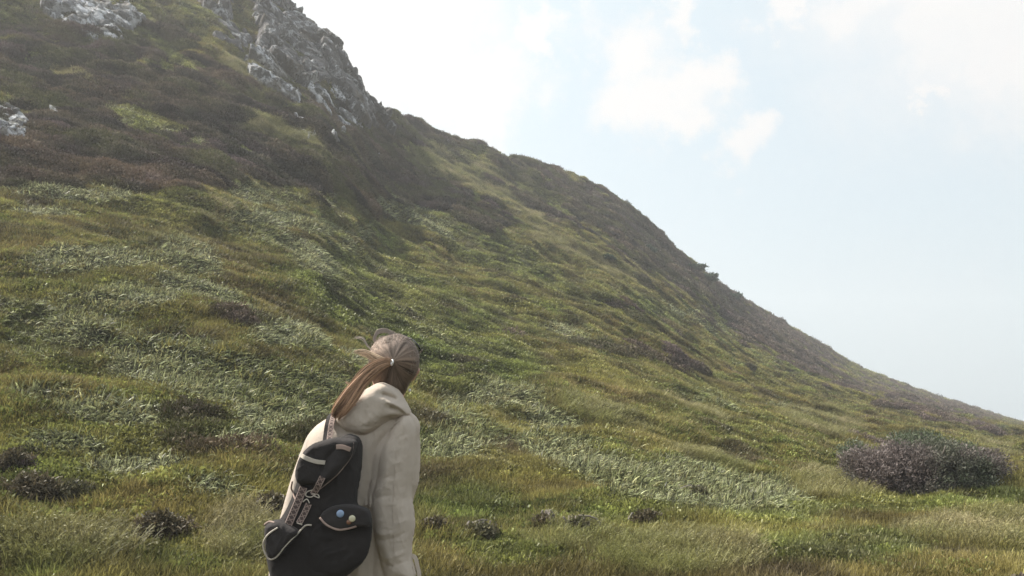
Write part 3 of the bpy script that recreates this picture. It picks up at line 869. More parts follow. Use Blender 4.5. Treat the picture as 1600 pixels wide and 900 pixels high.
# ------------------------------------------------------------------ the hiker: implicit surfaces turned into meshes
Y0 = 3.42
def P3(u, v, d=0.0):
    """a point of the figure: outline position and depth behind (+) or in front (-) of the body's middle"""
    a, b, c = ray(u, v)
    t = (Y0 + d) / b
    return np.array([a * t, Y0 + d, c * t])
def O3(u, v, dref, d):
    """the same, but on a surface that was outlined at depth dref and lies at depth d"""
    p_ = P3(u, v, dref); p_[1] = Y0 + d
    return p_
def spline(pts, n=8, closed=True):
    P_ = np.asarray(pts, float); m_ = len(P_); o = []
    rg = range(m_) if closed else range(m_ - 1)
    for i_ in rg:
        if closed:
            p0, p1, p2, p3 = P_[(i_ - 1) % m_], P_[i_], P_[(i_ + 1) % m_], P_[(i_ + 2) % m_]
        else:
            p0, p1, p2, p3 = P_[max(i_ - 1, 0)], P_[i_], P_[i_ + 1], P_[min(i_ + 2, m_ - 1)]
        for k in range(n):
            t = k / n
            o.append(.5 * ((2 * p1) + (-p0 + p2) * t + (2 * p0 - 5 * p1 + 4 * p2 - p3) * t * t + (-p0 + 3 * p1 - 3 * p2 + p3) * t ** 3))
    if not closed: o.append(P_[-1])
    return np.array(o)
def pl_dist(u, v, line):
    L_2 = np.asarray(line, float); d = np.full(u.shape, 1e9)
    for k in range(len(L_2) - 1):
        a, b = L_2[k], L_2[k + 1]; e = b - a
        t = np.clip(((u - a[0]) * e[0] + (v - a[1]) * e[1]) / (e @ e + 1e-9), 0, 1)
        d = np.minimum(d, np.hypot(u - a[0] - t * e[0], v - a[1] - t * e[1]))
    return d
def creases(u, v, L):
    r_ = np.zeros(u.shape)
    for line, w, amp in L:
        ln = spline(line, 5, False) if len(line) > 2 else line
        d = pl_dist(u, v, ln)
        e0, e1 = np.asarray(ln[0]), np.asarray(ln[-1])
        tap = np.minimum(1, np.minimum(np.hypot(u - e0[0], v - e0[1]), np.hypot(u - e1[0], v - e1[1])) / (2.5 * w) + .25)
        r_ += amp * .001 * np.exp(-(np.sqrt(d * d + .5) / w) ** 1.25) * tap
    return r_
class Field:
    def __init__(s, lo, hi, h):
        s.lo, s.h = np.array(lo, float), h
        n = [int((hi[k] - lo[k]) / h) + 2 for k in range(3)]
        s.ax = [lo[k] + h * np.arange(n[k]) for k in range(3)]
        s.X, s.Z = np.meshgrid(s.ax[0], s.ax[2], indexing='ij')
        s.Y = s.ax[1]
        s.F = np.full(n, 1.0, np.float32)
        s.fronts = []
    def uv(s, d):
        return project(s.X, Y0 + d, s.Z)
    def add(s, G, k):
        if k <= 0:
            s.F = np.minimum(s.F, G)
        else:
            h = np.clip(.5 + .5 * (s.F - G) / k, 0, 1)
            s.F = (s.F * (1 - h) + G * h - k * h * (1 - h)).astype(np.float32)
    def pillow(s, poly, d, T, R, relief=None, k=0.0, tilt=None, sub=False, sharp=2.0):
        u, v = s.uv(d)
        pp = spline(poly)
        sd = poly_sd(u, v, pp) / 455.0
        t = np.clip(sd / R, 0, 1)
        prof = np.maximum(1 - (1 - t) ** sharp, 0) ** .5
        yc = Y0 + d + (tilt(u, v) if tilt else 0 * u)
        rel = relief(u, v) if relief else 0
        Th = T * prof + rel * np.minimum(1, t * 3)
        dy = np.abs(s.Y[None, :, None] - yc[:, None, :])
        G = np.where(sd[:, None, :] > 0, dy - Th[:, None, :], np.hypot(dy, -sd[:, None, :])).astype(np.float32)
        if sub:
            s.F = np.maximum(s.F, -G)
        else:
            s.add(G, k)
    def cap(s, p0, p1, r0, r1, k=0.0, ky=1.0):
        p0, p1 = np.array(p0, float), np.array(p1, float)
        R = max(r0, r1) + max(k, .01) + .02
        lo = np.minimum(p0, p1) - R * max(1, ky); hi = np.maximum(p0, p1) + R * max(1, ky)
        sl = tuple(slice(max(0, int((lo[i_] - s.lo[i_]) / s.h)), max(1, int((hi[i_] - s.lo[i_]) / s.h) + 2)) for i_ in range(3))
        X_ = s.ax[0][sl[0]][:, None, None]; Y_ = s.ax[1][sl[1]][None, :, None]; Z_ = s.ax[2][sl[2]][None, None, :]
        if 0 in (X_.size, Y_.size, Z_.size): return
        e = p1 - p0; ee = (e @ e) + 1e-12
        t = np.clip(((X_ - p0[0]) * e[0] + (Y_ - p0[1]) * e[1] + (Z_ - p0[2]) * e[2]) / ee, 0, 1)
        G = np.sqrt((X_ - p0[0] - t * e[0]) ** 2 + ((Y_ - p0[1] - t * e[1]) / ky) ** 2 + (Z_ - p0[2] - t * e[2]) ** 2) - (r0 + (r1 - r0) * t)
        A_ = s.F[sl]
        if k <= 0: s.F[sl] = np.minimum(A_, G)
        else:
            h = np.clip(.5 + .5 * (A_ - G) / k, 0, 1)
            s.F[sl] = A_ * (1 - h) + G * h - k * h * (1 - h)
    def chain(s, pts, rad, k=.01, ky=1.0):
        for i_ in range(len(pts) - 1):
            s.cap(pts[i_], pts[i_ + 1], rad[i_], rad[i_ + 1], k if i_ or k else 0, ky)
    def ellip(s, c, r, k=0.0, sub=False, rot=None):
        q_ = np.stack(np.meshgrid(*s.ax, indexing='ij'), -1) - np.array(c)
        if rot is not None: q_ = q_ @ np.array(rot)
        q_ = q_ / np.array(r); l = np.linalg.norm(q_, axis=-1)
        G = (l * (l - 1) / (np.linalg.norm(q_ / np.array(r), axis=-1) + 1e-9)).astype(np.float32)
        if sub: s.F = np.maximum(s.F, -G)
        else: s.add(G, k)
    def mesh(s, name, mat, parent, smooth_it=1, attrs=None):
        F = s.F; F[0] = F[-1] = 1; F[:, 0] = F[:, -1] = 1; F[:, :, 0] = F[:, :, -1] = 1
        S = F < 0
        n = F.shape
        c = np.zeros((n[0] - 1, n[1] - 1, n[2] - 1), np.uint8)
        offs = [(a, b, d) for a in (0, 1) for b in (0, 1) for d in (0, 1)]
        for a, b, d in offs: c += S[a:n[0] - 1 + a, b:n[1] - 1 + b, d:n[2] - 1 + d]
        act = np.argwhere((c > 0) & (c < 8))
        vid = np.full(c.shape, -1, np.int64); vid[tuple(act.T)] = np.arange(len(act))
        acc = np.zeros((len(act), 3)); cnt = np.zeros(len(act))
        for a in offs:
            for axn in range(3):
                if a[axn]: continue
                b = list(a); b[axn] = 1
                fa = F[tuple((act + a).T)]; fb = F[tuple((act + b).T)]
                mk = (fa < 0) != (fb < 0)
                t = fa / (fa - fb + 1e-12)
                p = np.array(a, float) + 0 * acc; p[:, axn] += np.where(mk, t, 0)
                acc[mk] += p[mk]; cnt[mk] += 1
        V = (act + acc / cnt[:, None]) * s.h + s.lo
        fs = []
        for axn in range(3):
            sl0 = [slice(0, n[k]) for k in range(3)]; sl1 = list(sl0)
            sl0[axn] = slice(0, n[axn] - 1); sl1[axn] = slice(1, n[axn])
            ch = S[tuple(sl0)] != S[tuple(sl1)]
            e = np.argwhere(ch)
            o1, o2 = [(1, 2), (2, 0), (0, 1)][axn]
            e = e[(e[:, o1] > 0) & (e[:, o2] > 0) & (e[:, o1] < n[o1] - 1) & (e[:, o2] < n[o2] - 1)]
            def cell(d1, d2):
                q_ = e.copy(); q_[:, o1] -= d1; q_[:, o2] -= d2
                return vid[tuple(q_.T)]
            f = np.stack([cell(1, 1), cell(0, 1), cell(0, 0), cell(1, 0)], -1)
            ins = S[tuple(e.T)]
            fs.append(np.where(ins[:, None], f, f[:, ::-1]))
        Fc = np.concatenate(fs)
        Fc = Fc[(Fc >= 0).all(1)]
        for _ in range(smooth_it):
            a_ = np.zeros_like(V); w = np.zeros(len(V))
            for k in range(4):
                i0, i1 = Fc[:, k], Fc[:, (k + 1) % 4]
                for c_ in range(3):
                    a_[:, c_] += np.bincount(i0, V[i1, c_], len(V)) + np.bincount(i1, V[i0, c_], len(V))
                w += np.bincount(i0, minlength=len(V)) + np.bincount(i1, minlength=len(V))
            V = .5 * V + .5 * a_ / np.maximum(w, 1)[:, None]
        o = mesh_obj(name, V, Fc, mat, attrs=attrs)
        if parent is not None: reparent(o, parent)
        return o

def cloth_mat(name, col, var=.12, weave=900., bump=.15, rough=.85, spec=.2, sheen=.0):
    m, nt = new_mat(name)
    P = nt.n('ShaderNodeTexCoord').outputs['Object']
    f = nt.noise(P, 9, 5, .6)
    c = nt.mix(f, tuple(q * (1 - var) for q in col), tuple(min(1, q * (1 + var)) for q in col))
    p = nt.n('ShaderNodeBsdfPrincipled', {'Base Color': c, 'Roughness': rough, 'Specular IOR Level': spec, 'Sheen Weight': sheen})
    hgt = nt.math('ADD', nt.noise(P, 45, 4, .6), nt.math('MULTIPLY', nt.noise(P, weave, 2, .5), .15))
    bp = nt.n('ShaderNodeBump', {'Strength': bump, 'Distance': .01, 'Height': hgt})
    nt.t.links.new(bp.outputs[0], p.inputs['Normal'])
    out(nt, p.outputs[0])
    return m
M_jacket = cloth_mat('beige_cotton', (.52, .44, .37), var=.06, bump=.35, rough=.8)
M_jackin = cloth_mat('jacket_lining', (.10, .09, .08))
M_black = cloth_mat('black_canvas', (.031, .027, .026), var=.45, bump=.45, rough=.9, spec=.12, sheen=.05)
M_black2 = cloth_mat('black_canvas_worn', (.040, .035, .034), var=.45, bump=.45, rough=.9, spec=.12, sheen=.05)
M_trim = cloth_mat('pinkish_trim', (.36, .265, .225), var=.25, bump=.4)
M_cream = cloth_mat('cream_trim', (.52, .46, .39), var=.2, bump=.4)
M_pants = cloth_mat('dark_denim', (.05, .055, .075), var=.2)
M_boot = cloth_mat('brown_leather', (.10, .06, .04), var=.3, rough=.5, spec=.4)
m, nt = new_mat('skin')
p = nt.n('ShaderNodeBsdfPrincipled', {'Base Color': nt.mix(nt.noise(nt.n('ShaderNodeTexCoord').outputs['Object'], 30, 3), (.50, .28, .21), (.60, .36, .28)), 'Roughness': .55, 'Subsurface Weight': .08, 'Subsurface Radius': (.01, .004, .002)})
out(nt, p.outputs[0]); M_skin = m
m, nt = new_mat('hair')
at = nt.n('ShaderNodeAttribute', attribute_type='GEOMETRY', attribute_name='tint')
p = nt.n('ShaderNodeBsdfPrincipled', {'Base Color': at.outputs['Color'], 'Roughness': .62, 'Specular IOR Level': .2})
out(nt, p.outputs[0]); M_hair = m
m, nt = new_mat('metal_ring')
out(nt, nt.n('ShaderNodeBsdfPrincipled', {'Base Color': (.75, .74, .72, 1), 'Metallic': .6, 'Roughness': .35}).outputs[0]); M_ring = m
m, nt = new_mat('dark_plastic')
out(nt, nt.n('ShaderNodeBsdfPrincipled', {'Base Color': (.015, .013, .013, 1), 'Roughness': .2}).outputs[0]); M_plast = m
m, nt = new_mat('pearl')
out(nt, nt.n('ShaderNodeBsdfPrincipled', {'Base Color': (.8, .78, .74, 1), 'Roughness': .25}).outputs[0]); M_pearl = m

feet = P3(540, 1330, 0)
base = (float(P3(545, 900)[0]), Y0, 0.0)
gl = gz(P3(515, 900)[0], Y0 + .02); gr_ = gz(P3(575, 900)[0], Y0 + .02)
root = empty('person', (base[0], base[1], min(gl, gr_)))
tag(root, 'hiker in a beige hooded jacket seen from behind, brown ponytail, looking up at the hillside', 'person')

# body: one skin surface (head, neck, trunk, arms, hands, legs)
Hc = P3(614, 573, .01)
fx = np.array([-.22, .86, .46]); fx /= np.linalg.norm(fx)           # the way the face looks: away, up and a little left
rt = np.cross(fx, [0.08, 0, 1.0]); rt /= np.linalg.norm(rt); upv = np.cross(rt, fx)
HR = np.stack([rt, fx, upv], 1)
def hp(a, b, c): return Hc + rt * a + fx * b + upv * c
B = Field(P3(400, 1000, 0) * [1, 0, 0] + [0, Y0 - .26, min(gl, gr_) + .02], [P3(690, 600)[0], Y0 + .26, P3(600, 505)[2]], .0055)
sh_l, sh_r = P3(514, 692, .03), P3(614, 690, -.02)
el_l, el_r = P3(465, 800, .05), P3(618, 795, -.06)
wr_l, wr_r = P3(434, 893, .02), P3(624, 893, -.05)
hip_l, hip_r = P3(515, 905, .01), P3(575, 905, .01)
ft_l = np.array([P3(505, 900)[0], Y0 + .02, gl]); ft_r = np.array([P3(580, 900)[0], Y0 - .02, gr_])
kn_l = (hip_l + ft_l) / 2 + [0, .03, 0]; kn_r = (hip_r + ft_r) / 2 + [0, .04, 0]
B.ellip(Hc, (.074, .092, .098), rot=HR)
B.ellip(hp(0, .035, -.055), (.055, .062, .062), .03, rot=HR)          # jaw
B.cap(hp(0, .092, .0), hp(0, .108, -.026), .009, .013, .012)           # nose
B.cap(hp(-.02, .088, -.052), hp(.02, .088, -.052), .008, .008, .01)    # lips
B.cap(hp(0, .088, -.085), hp(0, .09, -.09), .016, .014, .02)           # chin
for s_ in (-1, 1):
    B.cap(hp(s_ * .03, .084, .012), hp(s_ * .034, .083, .012), .011, .011, .004)
    B.cap(hp(s_ * .018, .09, .03), hp(s_ * .045, .078, .03), .007, .006, .012)
    B.chain([hp(s_ * .070, -.008, .014), hp(s_ * .078, -.02, .004), hp(s_ * .074, -.012, -.030)], [.010, .011, .009], .012)
B.cap(hp(0, -.02, -.05), P3(598, 665, .02), .052, .056, .02)
B.chain([P3(598, 665, .02), P3(575, 700, .02), P3(555, 780, .02), P3(545, 850, .02), P3(545, 890, .02)], [.07, .115, .10, .105, .13], .04, .8)
B.cap(sh_l, sh_r, .055, .055, .04)
for (a, b, c, s_) in ((sh_l, el_l, wr_l, -1), (sh_r, el_r, wr_r, 1)):
    B.cap(a, b, .050, .038, .03); B.cap(b, c, .038, .026, .02)
    dn = np.array([.02 * s_, -.01, -1.0])
    palm = c + dn * .085
    B.chain([c, c + dn * .04, palm], [.026, .030, .032], .012, .6)
    for f_, (ox, ln) in enumerate(((-.026, .070), (-.009, .080), (.009, .076), (.025, .060))):
        b0 = palm + np.array([ox * .95, 0, .01])
        B.chain([b0, b0 + [ox * .15, .006, -ln * .45], b0 + [ox * .15, .020, -ln * .8], b0 + [ox * .12, .032, -ln]], [.0095, .009, .008, .0072], .003)
    tb = c + dn * .035 + np.array([-s_ * .022, .004, 0])
    B.chain([tb, tb + [-s_ * .024, .012, -.026], tb + [-s_ * .026, .022, -.055]], [.013, .011, .009], .006)
for a, b, c in ((hip_l, kn_l, ft_l), (hip_r, kn_r, ft_r)):
    B.cap(a, b, .082, .056, .04); B.cap(b, c + [0, 0, .08], .056, .040, .03)
    B.chain([c + [0, 0, .07], c + [0, .06, .045], c + [0, .15, .035]], [.040, .036, .03], .02)
body = B.mesh('body', M_skin, root)
for s_ in (-1, 1):      # eyes
    bpy.ops.mesh.primitive_uv_sphere_add(segments=16, ring_count=10, radius=.0125, location=tuple(hp(s_ * .032, .083, .012)))
    e = bpy.context.object; e.name = 'eye'; e.data.name = 'eye'; e.data.materials.append(M_pearl); reparent(e, root)

# trousers and boots
T_ = Field([P3(440, 900)[0], Y0 - .24, min(gl, gr_) + .04], [P3(650, 900)[0], Y0 + .24, P3(600, 850)[2]], .008)
T_.chain([P3(530, 905, .01), P3(562, 905, .01)], [.135, .135], .04, .9)
for a, b, c in ((hip_l, kn_l, ft_l), (hip_r, kn_r, ft_r)):
    T_.cap(a, b, .097, .070, .05); T_.cap(b, c + [0, 0, .12], .070, .058, .04)
T_.mesh('trousers', M_pants, root, 2)
for c in (ft_l, ft_r):
    Bf = Field(c + [-.08, -.12, -.02], c + [.08, .24, .2], .006)
    Bf.chain([c + [0, 0, .17], c + [0, 0, .07]], [.052, .05], .01)
    Bf.chain([c + [0, -.02, .045], c + [0, .08, .045], c + [0, .17, .038]], [.05, .048, .042], .02)
    Bf.mesh('boot', M_boot, root, 2)

# jacket
def wrinkle(sx, sy, ang, amp, seed):
    c_, s_ = math.cos(math.radians(ang)), math.sin(math.radians(ang))
    def f(u, v):
        p_, q_ = (u * c_ + v * s_) / sx, (-u * s_ + v * c_) / sy
        w = fbm(u / 40, v / 40, seed=seed + 3, o=2)
        n_ = (1 - np.minimum(1, np.abs(vn(p_ + w, q_ + w * 1.5, seed=seed)) * 2.2)) ** 1.5 * 1.6 * np.clip(.6 + 1.2 * fbm(u / 30, v / 30, seed=seed + 7, o=2), 0, 1.3)
        return amp * .001 * (n_ + .3 * vn(p_ * 2.3, q_ * 2.1, seed=seed + 1))
    return f
w_t = wrinkle(80, 10, 82, 1.3, 1); w_s = wrinkle(60, 9, 72, 1.3, 5); w_s2 = wrinkle(34, 7, -20, 1.1, 9); w_h = wrinkle(60, 11, 14, 1.1, 15)
def waist(u, v):
    band = np.exp(-((v - 792 - .06 * (u - 560)) / 5.0) ** 2)
    puck = np.exp(-((v - 786 - .06 * (u - 560)) / 16.0) ** 2)
    return -.013 * band + .0045 * puck * np.sin((u + 3 * vn(u / 9, v / 30, seed=3)) * 2 * math.pi / 7.0)
rel_t = lambda u, v: w_t(u, v) + waist(u, v) + creases(u, v, [([(618, 668), (600, 690), (590, 715), (586, 745), (578, 778), (576, 800)], 6, -16), ([(600, 668), (598, 690), (590, 725), (588, 760)], 7, 6), ([(575, 690), (572, 730), (568, 775)], 6, 4), ([(590, 800), (576, 850), (566, 900)], 7, 9), ([(578, 830), (560, 870), (552, 905)], 5, -7), ([(600, 800), (592, 850), (590, 900)], 4, -6), ([(640, 690), (644, 730), (640, 768)], 3, -6)])
rel_s = lambda u, v: w_s(u, v) + w_s2(u, v) + .65 * creases(u, v, [
    ([(584, 768), (598, 762), (612, 752)], 4.5, 8), ([(586, 778), (600, 774), (618, 770)], 3.5, -6), ([(648, 765), (640, 775), (628, 778)], 4, -7), ([(583, 822), (598, 832), (622, 828)], 4, 7), ([(586, 832), (604, 842), (640, 828)], 3, -6),
    ([(645, 808), (632, 812), (615, 820)], 4, 6), ([(590, 860), (610, 868), (640, 856)], 4, 6), ([(594, 872), (612, 880), (642, 872)], 3, -7), ([(604, 700), (610, 680), (628, 664)], 4, 6), ([(606, 716), (618, 694), (636, 676)], 3.5, -5),
    ([(600, 740), (612, 728), (634, 716)], 4, 5), ([(598, 752), (612, 742), (630, 738)], 3, -4), ([(642, 690), (640, 740), (634, 775)], 3, 4), ([(600, 890), (606, 880), (604, 868)], 3, -12)])
J = Field([P3(405, 900, .1)[0], Y0 - .21, P3(600, 985)[2]], [P3(672, 900)[0], Y0 + .19, P3(600, 615)[2]], .0031)
torso = [(566, 640), (600, 630), (630, 640), (648, 658), (655, 678), (656, 715), (654, 752), (648, 772), (642, 800), (640, 850), (646, 920), (650, 965), (560, 975), (462, 965), (452, 920), (460, 850), (468, 798), (470, 760), (480, 712), (492, 676), (518, 652), (542, 646)]
J.pillow(torso, 0, .118, .105, rel_t)
J.pillow([(508, 660), (484, 677), (469, 710), (455, 750), (443, 792), (433, 830), (425, 868), (421, 900), (430, 908), (448, 908), (462, 880), (480, 825), (500, 775), (516, 725), (524, 690)], .015, .062, .045, w_s, .03)
sleeve = [(632, 646), (645, 655), (651, 676), (650, 704), (648, 735), (643, 768), (647, 800), (648, 822), (644, 850), (644, 872), (650, 898), (640, 908), (606, 908), (598, 892), (590, 862), (583, 830), (580, 796), (582, 772), (589, 742), (594, 708), (606, 682), (620, 656)]
J.pillow(sleeve, -.084, .068, .050, rel_s, .006)
J.cap(P3(606, 660, -.06), P3(632, 668, -.065), .05, .052, .03)
J.cap(P3(560, 665, -.03), P3(520, 682, -.02), .06, .055, .03)
# hollow cuffs
J.cap(P3(627, 925, -.072), P3(623, 903, -.072), .040, .028); 
J.F = np.where((np.hypot(J.X[:, None, :] - P3(626, 910, -.072)[0], J.Y[None, :, None] - (Y0 - .072)) < .030) & (J.Z[:, None, :] < P3(626, 897, -.072)[2]), .01, J.F).astype(np.float32)
jacket = J.mesh('jacket', M_jacket, root, 1)
# hood, heaped round the neck
Hd = Field(P3(515, 690, -.17) * [1, 0, 1] + [0, Y0 - .20, 0], P3(652, 590, -.17) * [1, 0, 1] + [0, Y0 + .10, 0], .0026)
hood = [(527, 658), (529, 644), (536, 630), (549, 621), (563, 613), (578, 605), (590, 599), (602, 597), (614, 602), (625, 612), (634, 626), (642, 642), (641, 650), (628, 655), (610, 661), (597, 671), (584, 679), (570, 683), (553, 679), (538, 672)]
rel_h = lambda u, v: w_h(u, v) + creases(u, v, [
    ([(600, 599), (618, 608), (632, 625), (641, 643)], 4.5, 14), ([(598, 616), (612, 620), (626, 626)], 3.5, -24), ([(606, 628), (622, 633), (638, 645)], 5, 13), ([(612, 637), (624, 640), (637, 648)], 3, -22),
    ([(546, 626), (556, 619), (570, 614)], 3.2, -18), ([(540, 636), (556, 628), (578, 618)], 5, 7), ([(600, 652), (614, 648), (632, 650)], 4, 6), ([(575, 640), (577, 650), (575, 662)], 2.6, -5), ([(581, 644), (583, 654), (580, 662)], 2.4, 4),
    ([(571, 664), (578, 667), (586, 664)], 2.5, -6), ([(566, 655), (572, 660), (570, 668)], 3, 4), ([(536, 664), (555, 673), (575, 676)], 4, 5), ([(550, 640), (560, 650), (562, 662)], 6, 3), ([(594, 664), (604, 656), (618, 654)], 2.4, -5)])
Hd.pillow(hood, -.07, .088, .05, rel_h, tilt=lambda u, v: .0006 * (640 - v) * 0)
reparent(Hd.mesh('hood', M_jacket, None, 1), root)
def heightof(poly, d, T, R, relief=None, tilt=None):
    pp = spline(poly)
    def f(u, v):
        u, v = np.asarray(u, float), np.asarray(v, float)
        sd = poly_sd(u, v, pp) / 455.0; t = np.clip(sd / R, 0, 1)
        Th = T * np.sqrt(np.maximum(1 - (1 - t) ** 2, 0)) + (relief(u, v) if relief else 0) * np.minimum(1, t * 3)
        return np.where(sd > 0, d + (tilt(u, v) if tilt else 0) - Th, 9.0)
    f.dref = d
    return f
def on_surface(pts, fs, lift=.002):
    """photo points carried on to the nearest of several pillow surfaces"""
    p_ = np.asarray(pts, float)
    al_ = np.array([f(p_[:, 0], p_[:, 1]) for f in fs]); d = al_.min(0); w_ = al_.argmin(0)
    d = np.where(d > 5, np.interp(np.arange(len(d)), np.nonzero(d < 5)[0], d[d < 5]) if (d < 5).any() else 0, d)
    dr = np.array([fs[k].dref for k in w_]).mean()
    return np.array([O3(u, v, dr, q_ - lift) for (u, v), q_ in zip(p_, d)])
def tube_obj(name, pts3, rad, mat, parent, sides=6):
    v_, f_ = tubes([(pts3, rad)], sides)
    o = mesh_obj(name, v_, f_, mat); reparent(o, parent); return o
def ribbon(name, pts3, w, th, mat, parent, normal=(0, -1, 0), smooth_pts=True):
    pts3 = np.asarray(pts3); n_ = len(pts3)
    tg = np.gradient(pts3, axis=0); tg /= np.linalg.norm(tg, axis=1)[:, None]
    nv = np.array(normal, float)
    sd = np.cross(tg, nv); sd /= np.linalg.norm(sd, axis=1)[:, None]
    up_ = np.cross(sd, tg)
    up_ *= np.sign((up_ @ nv))[:, None]
    vs, fs, al, ac = [], [], [], []
    L = np.concatenate([[0], np.cumsum(np.linalg.norm(np.diff(pts3, axis=0), axis=1))])
    for k in range(n_):
        for a, b in ((-1, 0), (-.9, 1), (.9, 1), (1, 0), (.9, -1), (-.9, -1)):
            vs.append(pts3[k] + sd[k] * w * .5 * a + up_[k] * th * .5 * b); al.append(L[k]); ac.append(a)
    for k in range(n_ - 1):
        for q_ in range(6):
            a, b = k * 6 + q_, k * 6 + (q_ + 1) % 6
            fs.append((a, b, b + 6, a + 6))
    fs.append(tuple(range(6))[::-1]); fs.append(tuple(range((n_ - 1) * 6, n_ * 6)))
    o = mesh_obj(name, vs, fs, mat, attrs={'along': np.array(al), 'across': np.array(ac)}, smooth=False)
    reparent(o, parent); return o
hood_f = heightof(hood, -.07, .088, .05, rel_h)
sleeve_f = heightof(sleeve, -.084, .068, .050, rel_s)
torso_f = heightof(torso, 0, .118, .105, rel_t)
# raised seams: armhole, hood panel, centre seam
for nm, ln, fs_ in (('seam', [(639, 652), (622, 663), (606, 683), (596, 708), (592, 735), (584, 772), (582, 795)], [sleeve_f, torso_f]), ('seam', [(612, 664), (622, 700), (620, 750), (618, 800), (620, 850), (616, 900)], [sleeve_f])):
    sp = spline(ln, 10, False)
    p_ = on_surface(sp, fs_, .0002)
    p_[:, 1] = np.convolve(np.pad(p_[:, 1], 3, mode='edge'), np.ones(7) / 7, 'valid')
    tube_obj(nm, p_, .0016, M_jacket, root, 5)
# cuff tab hanging at the right wrist
ribbon('cuff_strap', [P3(u, v, -.09) for u, v in spline([(643, 868), (649, 872), (652, 884), (655, 898), (652, 912), (644, 912)], 5, False)], .014, .003, M_jacket, root, (.4, -1, 0))
ribbon('cuff_strap', [P3(u, v, -.11) for u, v in spline([(600, 884), (612, 890), (630, 892), (646, 888)], 5, False)], .016, .004, M_jacket, root)

# hair: cap, drawn-back strands, ponytail, wisps
hair_poly = [(577, 562), (579, 547), (589, 533), (604, 525), (622, 522), (638, 528), (650, 541), (655, 558), (654, 574), (648, 588), (640, 599), (634, 612), (622, 622), (602, 622), (588, 606), (580, 590), (576, 576)]
Hf = Field(P3(570, 628, 0) * [1, 0, 1] + [0, Y0 - .13, 0], P3(662, 515, 0) * [1, 0, 1] + [0, Y0 + .12, 0], .0035)
Hf.pillow(hair_poly, -.005, .100, .082)
cutc = hp(0, .095, -.045)
Hf.ellip(cutc, (.085, .07, .095), sub=True, rot=HR)
hair = Hf.mesh('hair', M_hair, None, 1)
nv_ = len(hair.data.vertices)
at = hair.data.attributes.new('tint', 'FLOAT_VECTOR', 'POINT'); at.data.foreach_set('vector', np.tile(np.array([.17, .125, .10], np.float32), nv_))
reparent(hair, root)
hf = heightof(hair_poly, -.005, .100, .082)
g = np.random.default_rng(5)
hp_s = spline(hair_poly)
TIE = np.array([620., 568.])
def strands(name, L, parent, sides=4, label=None):
    n_ = len(L); K = len(L[0][0])
    P_ = np.array([l[0] for l in L]); Rr = np.array([l[1] for l in L]); Cc = np.array([l[2] for l in L])
    tg = np.gradient(P_, axis=1); tg /= np.linalg.norm(tg, axis=2)[..., None] + 1e-9
    s = np.cross(tg, np.array([.2, 1, .1])); s /= np.linalg.norm(s, axis=2)[..., None] + 1e-9; t = np.cross(tg, s)
    prof = np.interp(np.linspace(0, 1, K), [0, .1, .75, 1], [.7, 1, .9, .15])[None, :, None]
    vs = np.stack([P_ + (s * math.cos(a) + t * math.sin(a)) * Rr[:, None, None] * prof for a in np.arange(sides) * 2 * math.pi / sides], 2).reshape(-1, 3)
    b = (np.arange(n_)[:, None, None] * K + np.arange(K - 1)[None, :, None]) * sides
    q_ = np.arange(sides)[None, None, :]
    F_ = np.stack(np.broadcast_arrays(b + q_, b + (q_ + 1) % sides, b + sides + (q_ + 1) % sides, b + sides + q_), -1).reshape(-1, 4)
    o = mesh_obj(name, vs, F_, M_hair, attrs={'tint': np.repeat(Cc, K * sides, axis=0)})
    reparent(o, parent)
    return o
L = []
lo_, hi_ = np.array([.10, .065, .045]), np.array([.46, .33, .25])
for k in range(3600):
    j_ = g.integers(len(hp_s)); e = hp_s[j_] * 1.0
    inn = g.uniform(.0, .75) ** 1.5
    st = e + (TIE - e) * inn * .8
    st = st + (TIE - st) * .012
    t = np.linspace(0, 1, 12)[:, None]
    mid = (st + TIE) / 2 + np.array([0, -3.0 if st[1] < 575 else 2.0]) * min(1, np.hypot(*(st - TIE)) / 30) + g.normal(0, .8, 2)
    pth = (1 - t) ** 2 * st + 2 * t * (1 - t) * mid + t * t * (TIE + g.normal(0, 1.6, 2))
    d = hf(pth[:, 0], pth[:, 1]); d = np.where(d > 5, 0, d) - g.uniform(.0, .004) - .0006
    pt = np.array([O3(u, v, -.005, q_) for (u, v), q_ in zip(pth, d)])
    an = math.atan2(st[1] - TIE[1], st[0] - TIE[0])
    f = np.clip(.42 + .55 * float(vn(np.array([an * 5.5 + 20]), np.array([.3]), seed=3)[0]) + .35 * float(vn(np.array([an * 16 + 20]), np.array([.7]), seed=4)[0]) + g.normal(0, .10), 0, 1)
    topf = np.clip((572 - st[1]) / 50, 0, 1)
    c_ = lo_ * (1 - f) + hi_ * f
    c_ = c_ * (1 - .55 * topf) + np.array([.40, .33, .29]) * .55 * topf * (.5 + f)  # light caught by the crown put into the colour, paler and greyer
    if st[1] > 580: c_ = c_ * .6  # shadow below the tie put into the colour of the lower strands
    L.append((pt, g.uniform(.0006, .0012), c_))
L_head = L
cl = np.array([(614, 567, -.108), (602, 568, -.128), (586, 576, -.145), (569, 591, -.155), (554, 611, -.165), (540, 631, -.176), (529, 644, -.178), (522, 654, -.172)])
cs = spline(cl, 5, False); K = len(cs)
ww = np.interp(np.linspace(0, 1, K), [0, .12, .35, .6, .8, 1], [2.5, 5, 9, 10, 7.5, 3.5])
tg = np.gradient(cs[:, :2], axis=0); tg /= np.linalg.norm(tg, axis=1)[:, None]; nr2 = np.stack([-tg[:, 1], tg[:, 0]], 1)
L = []
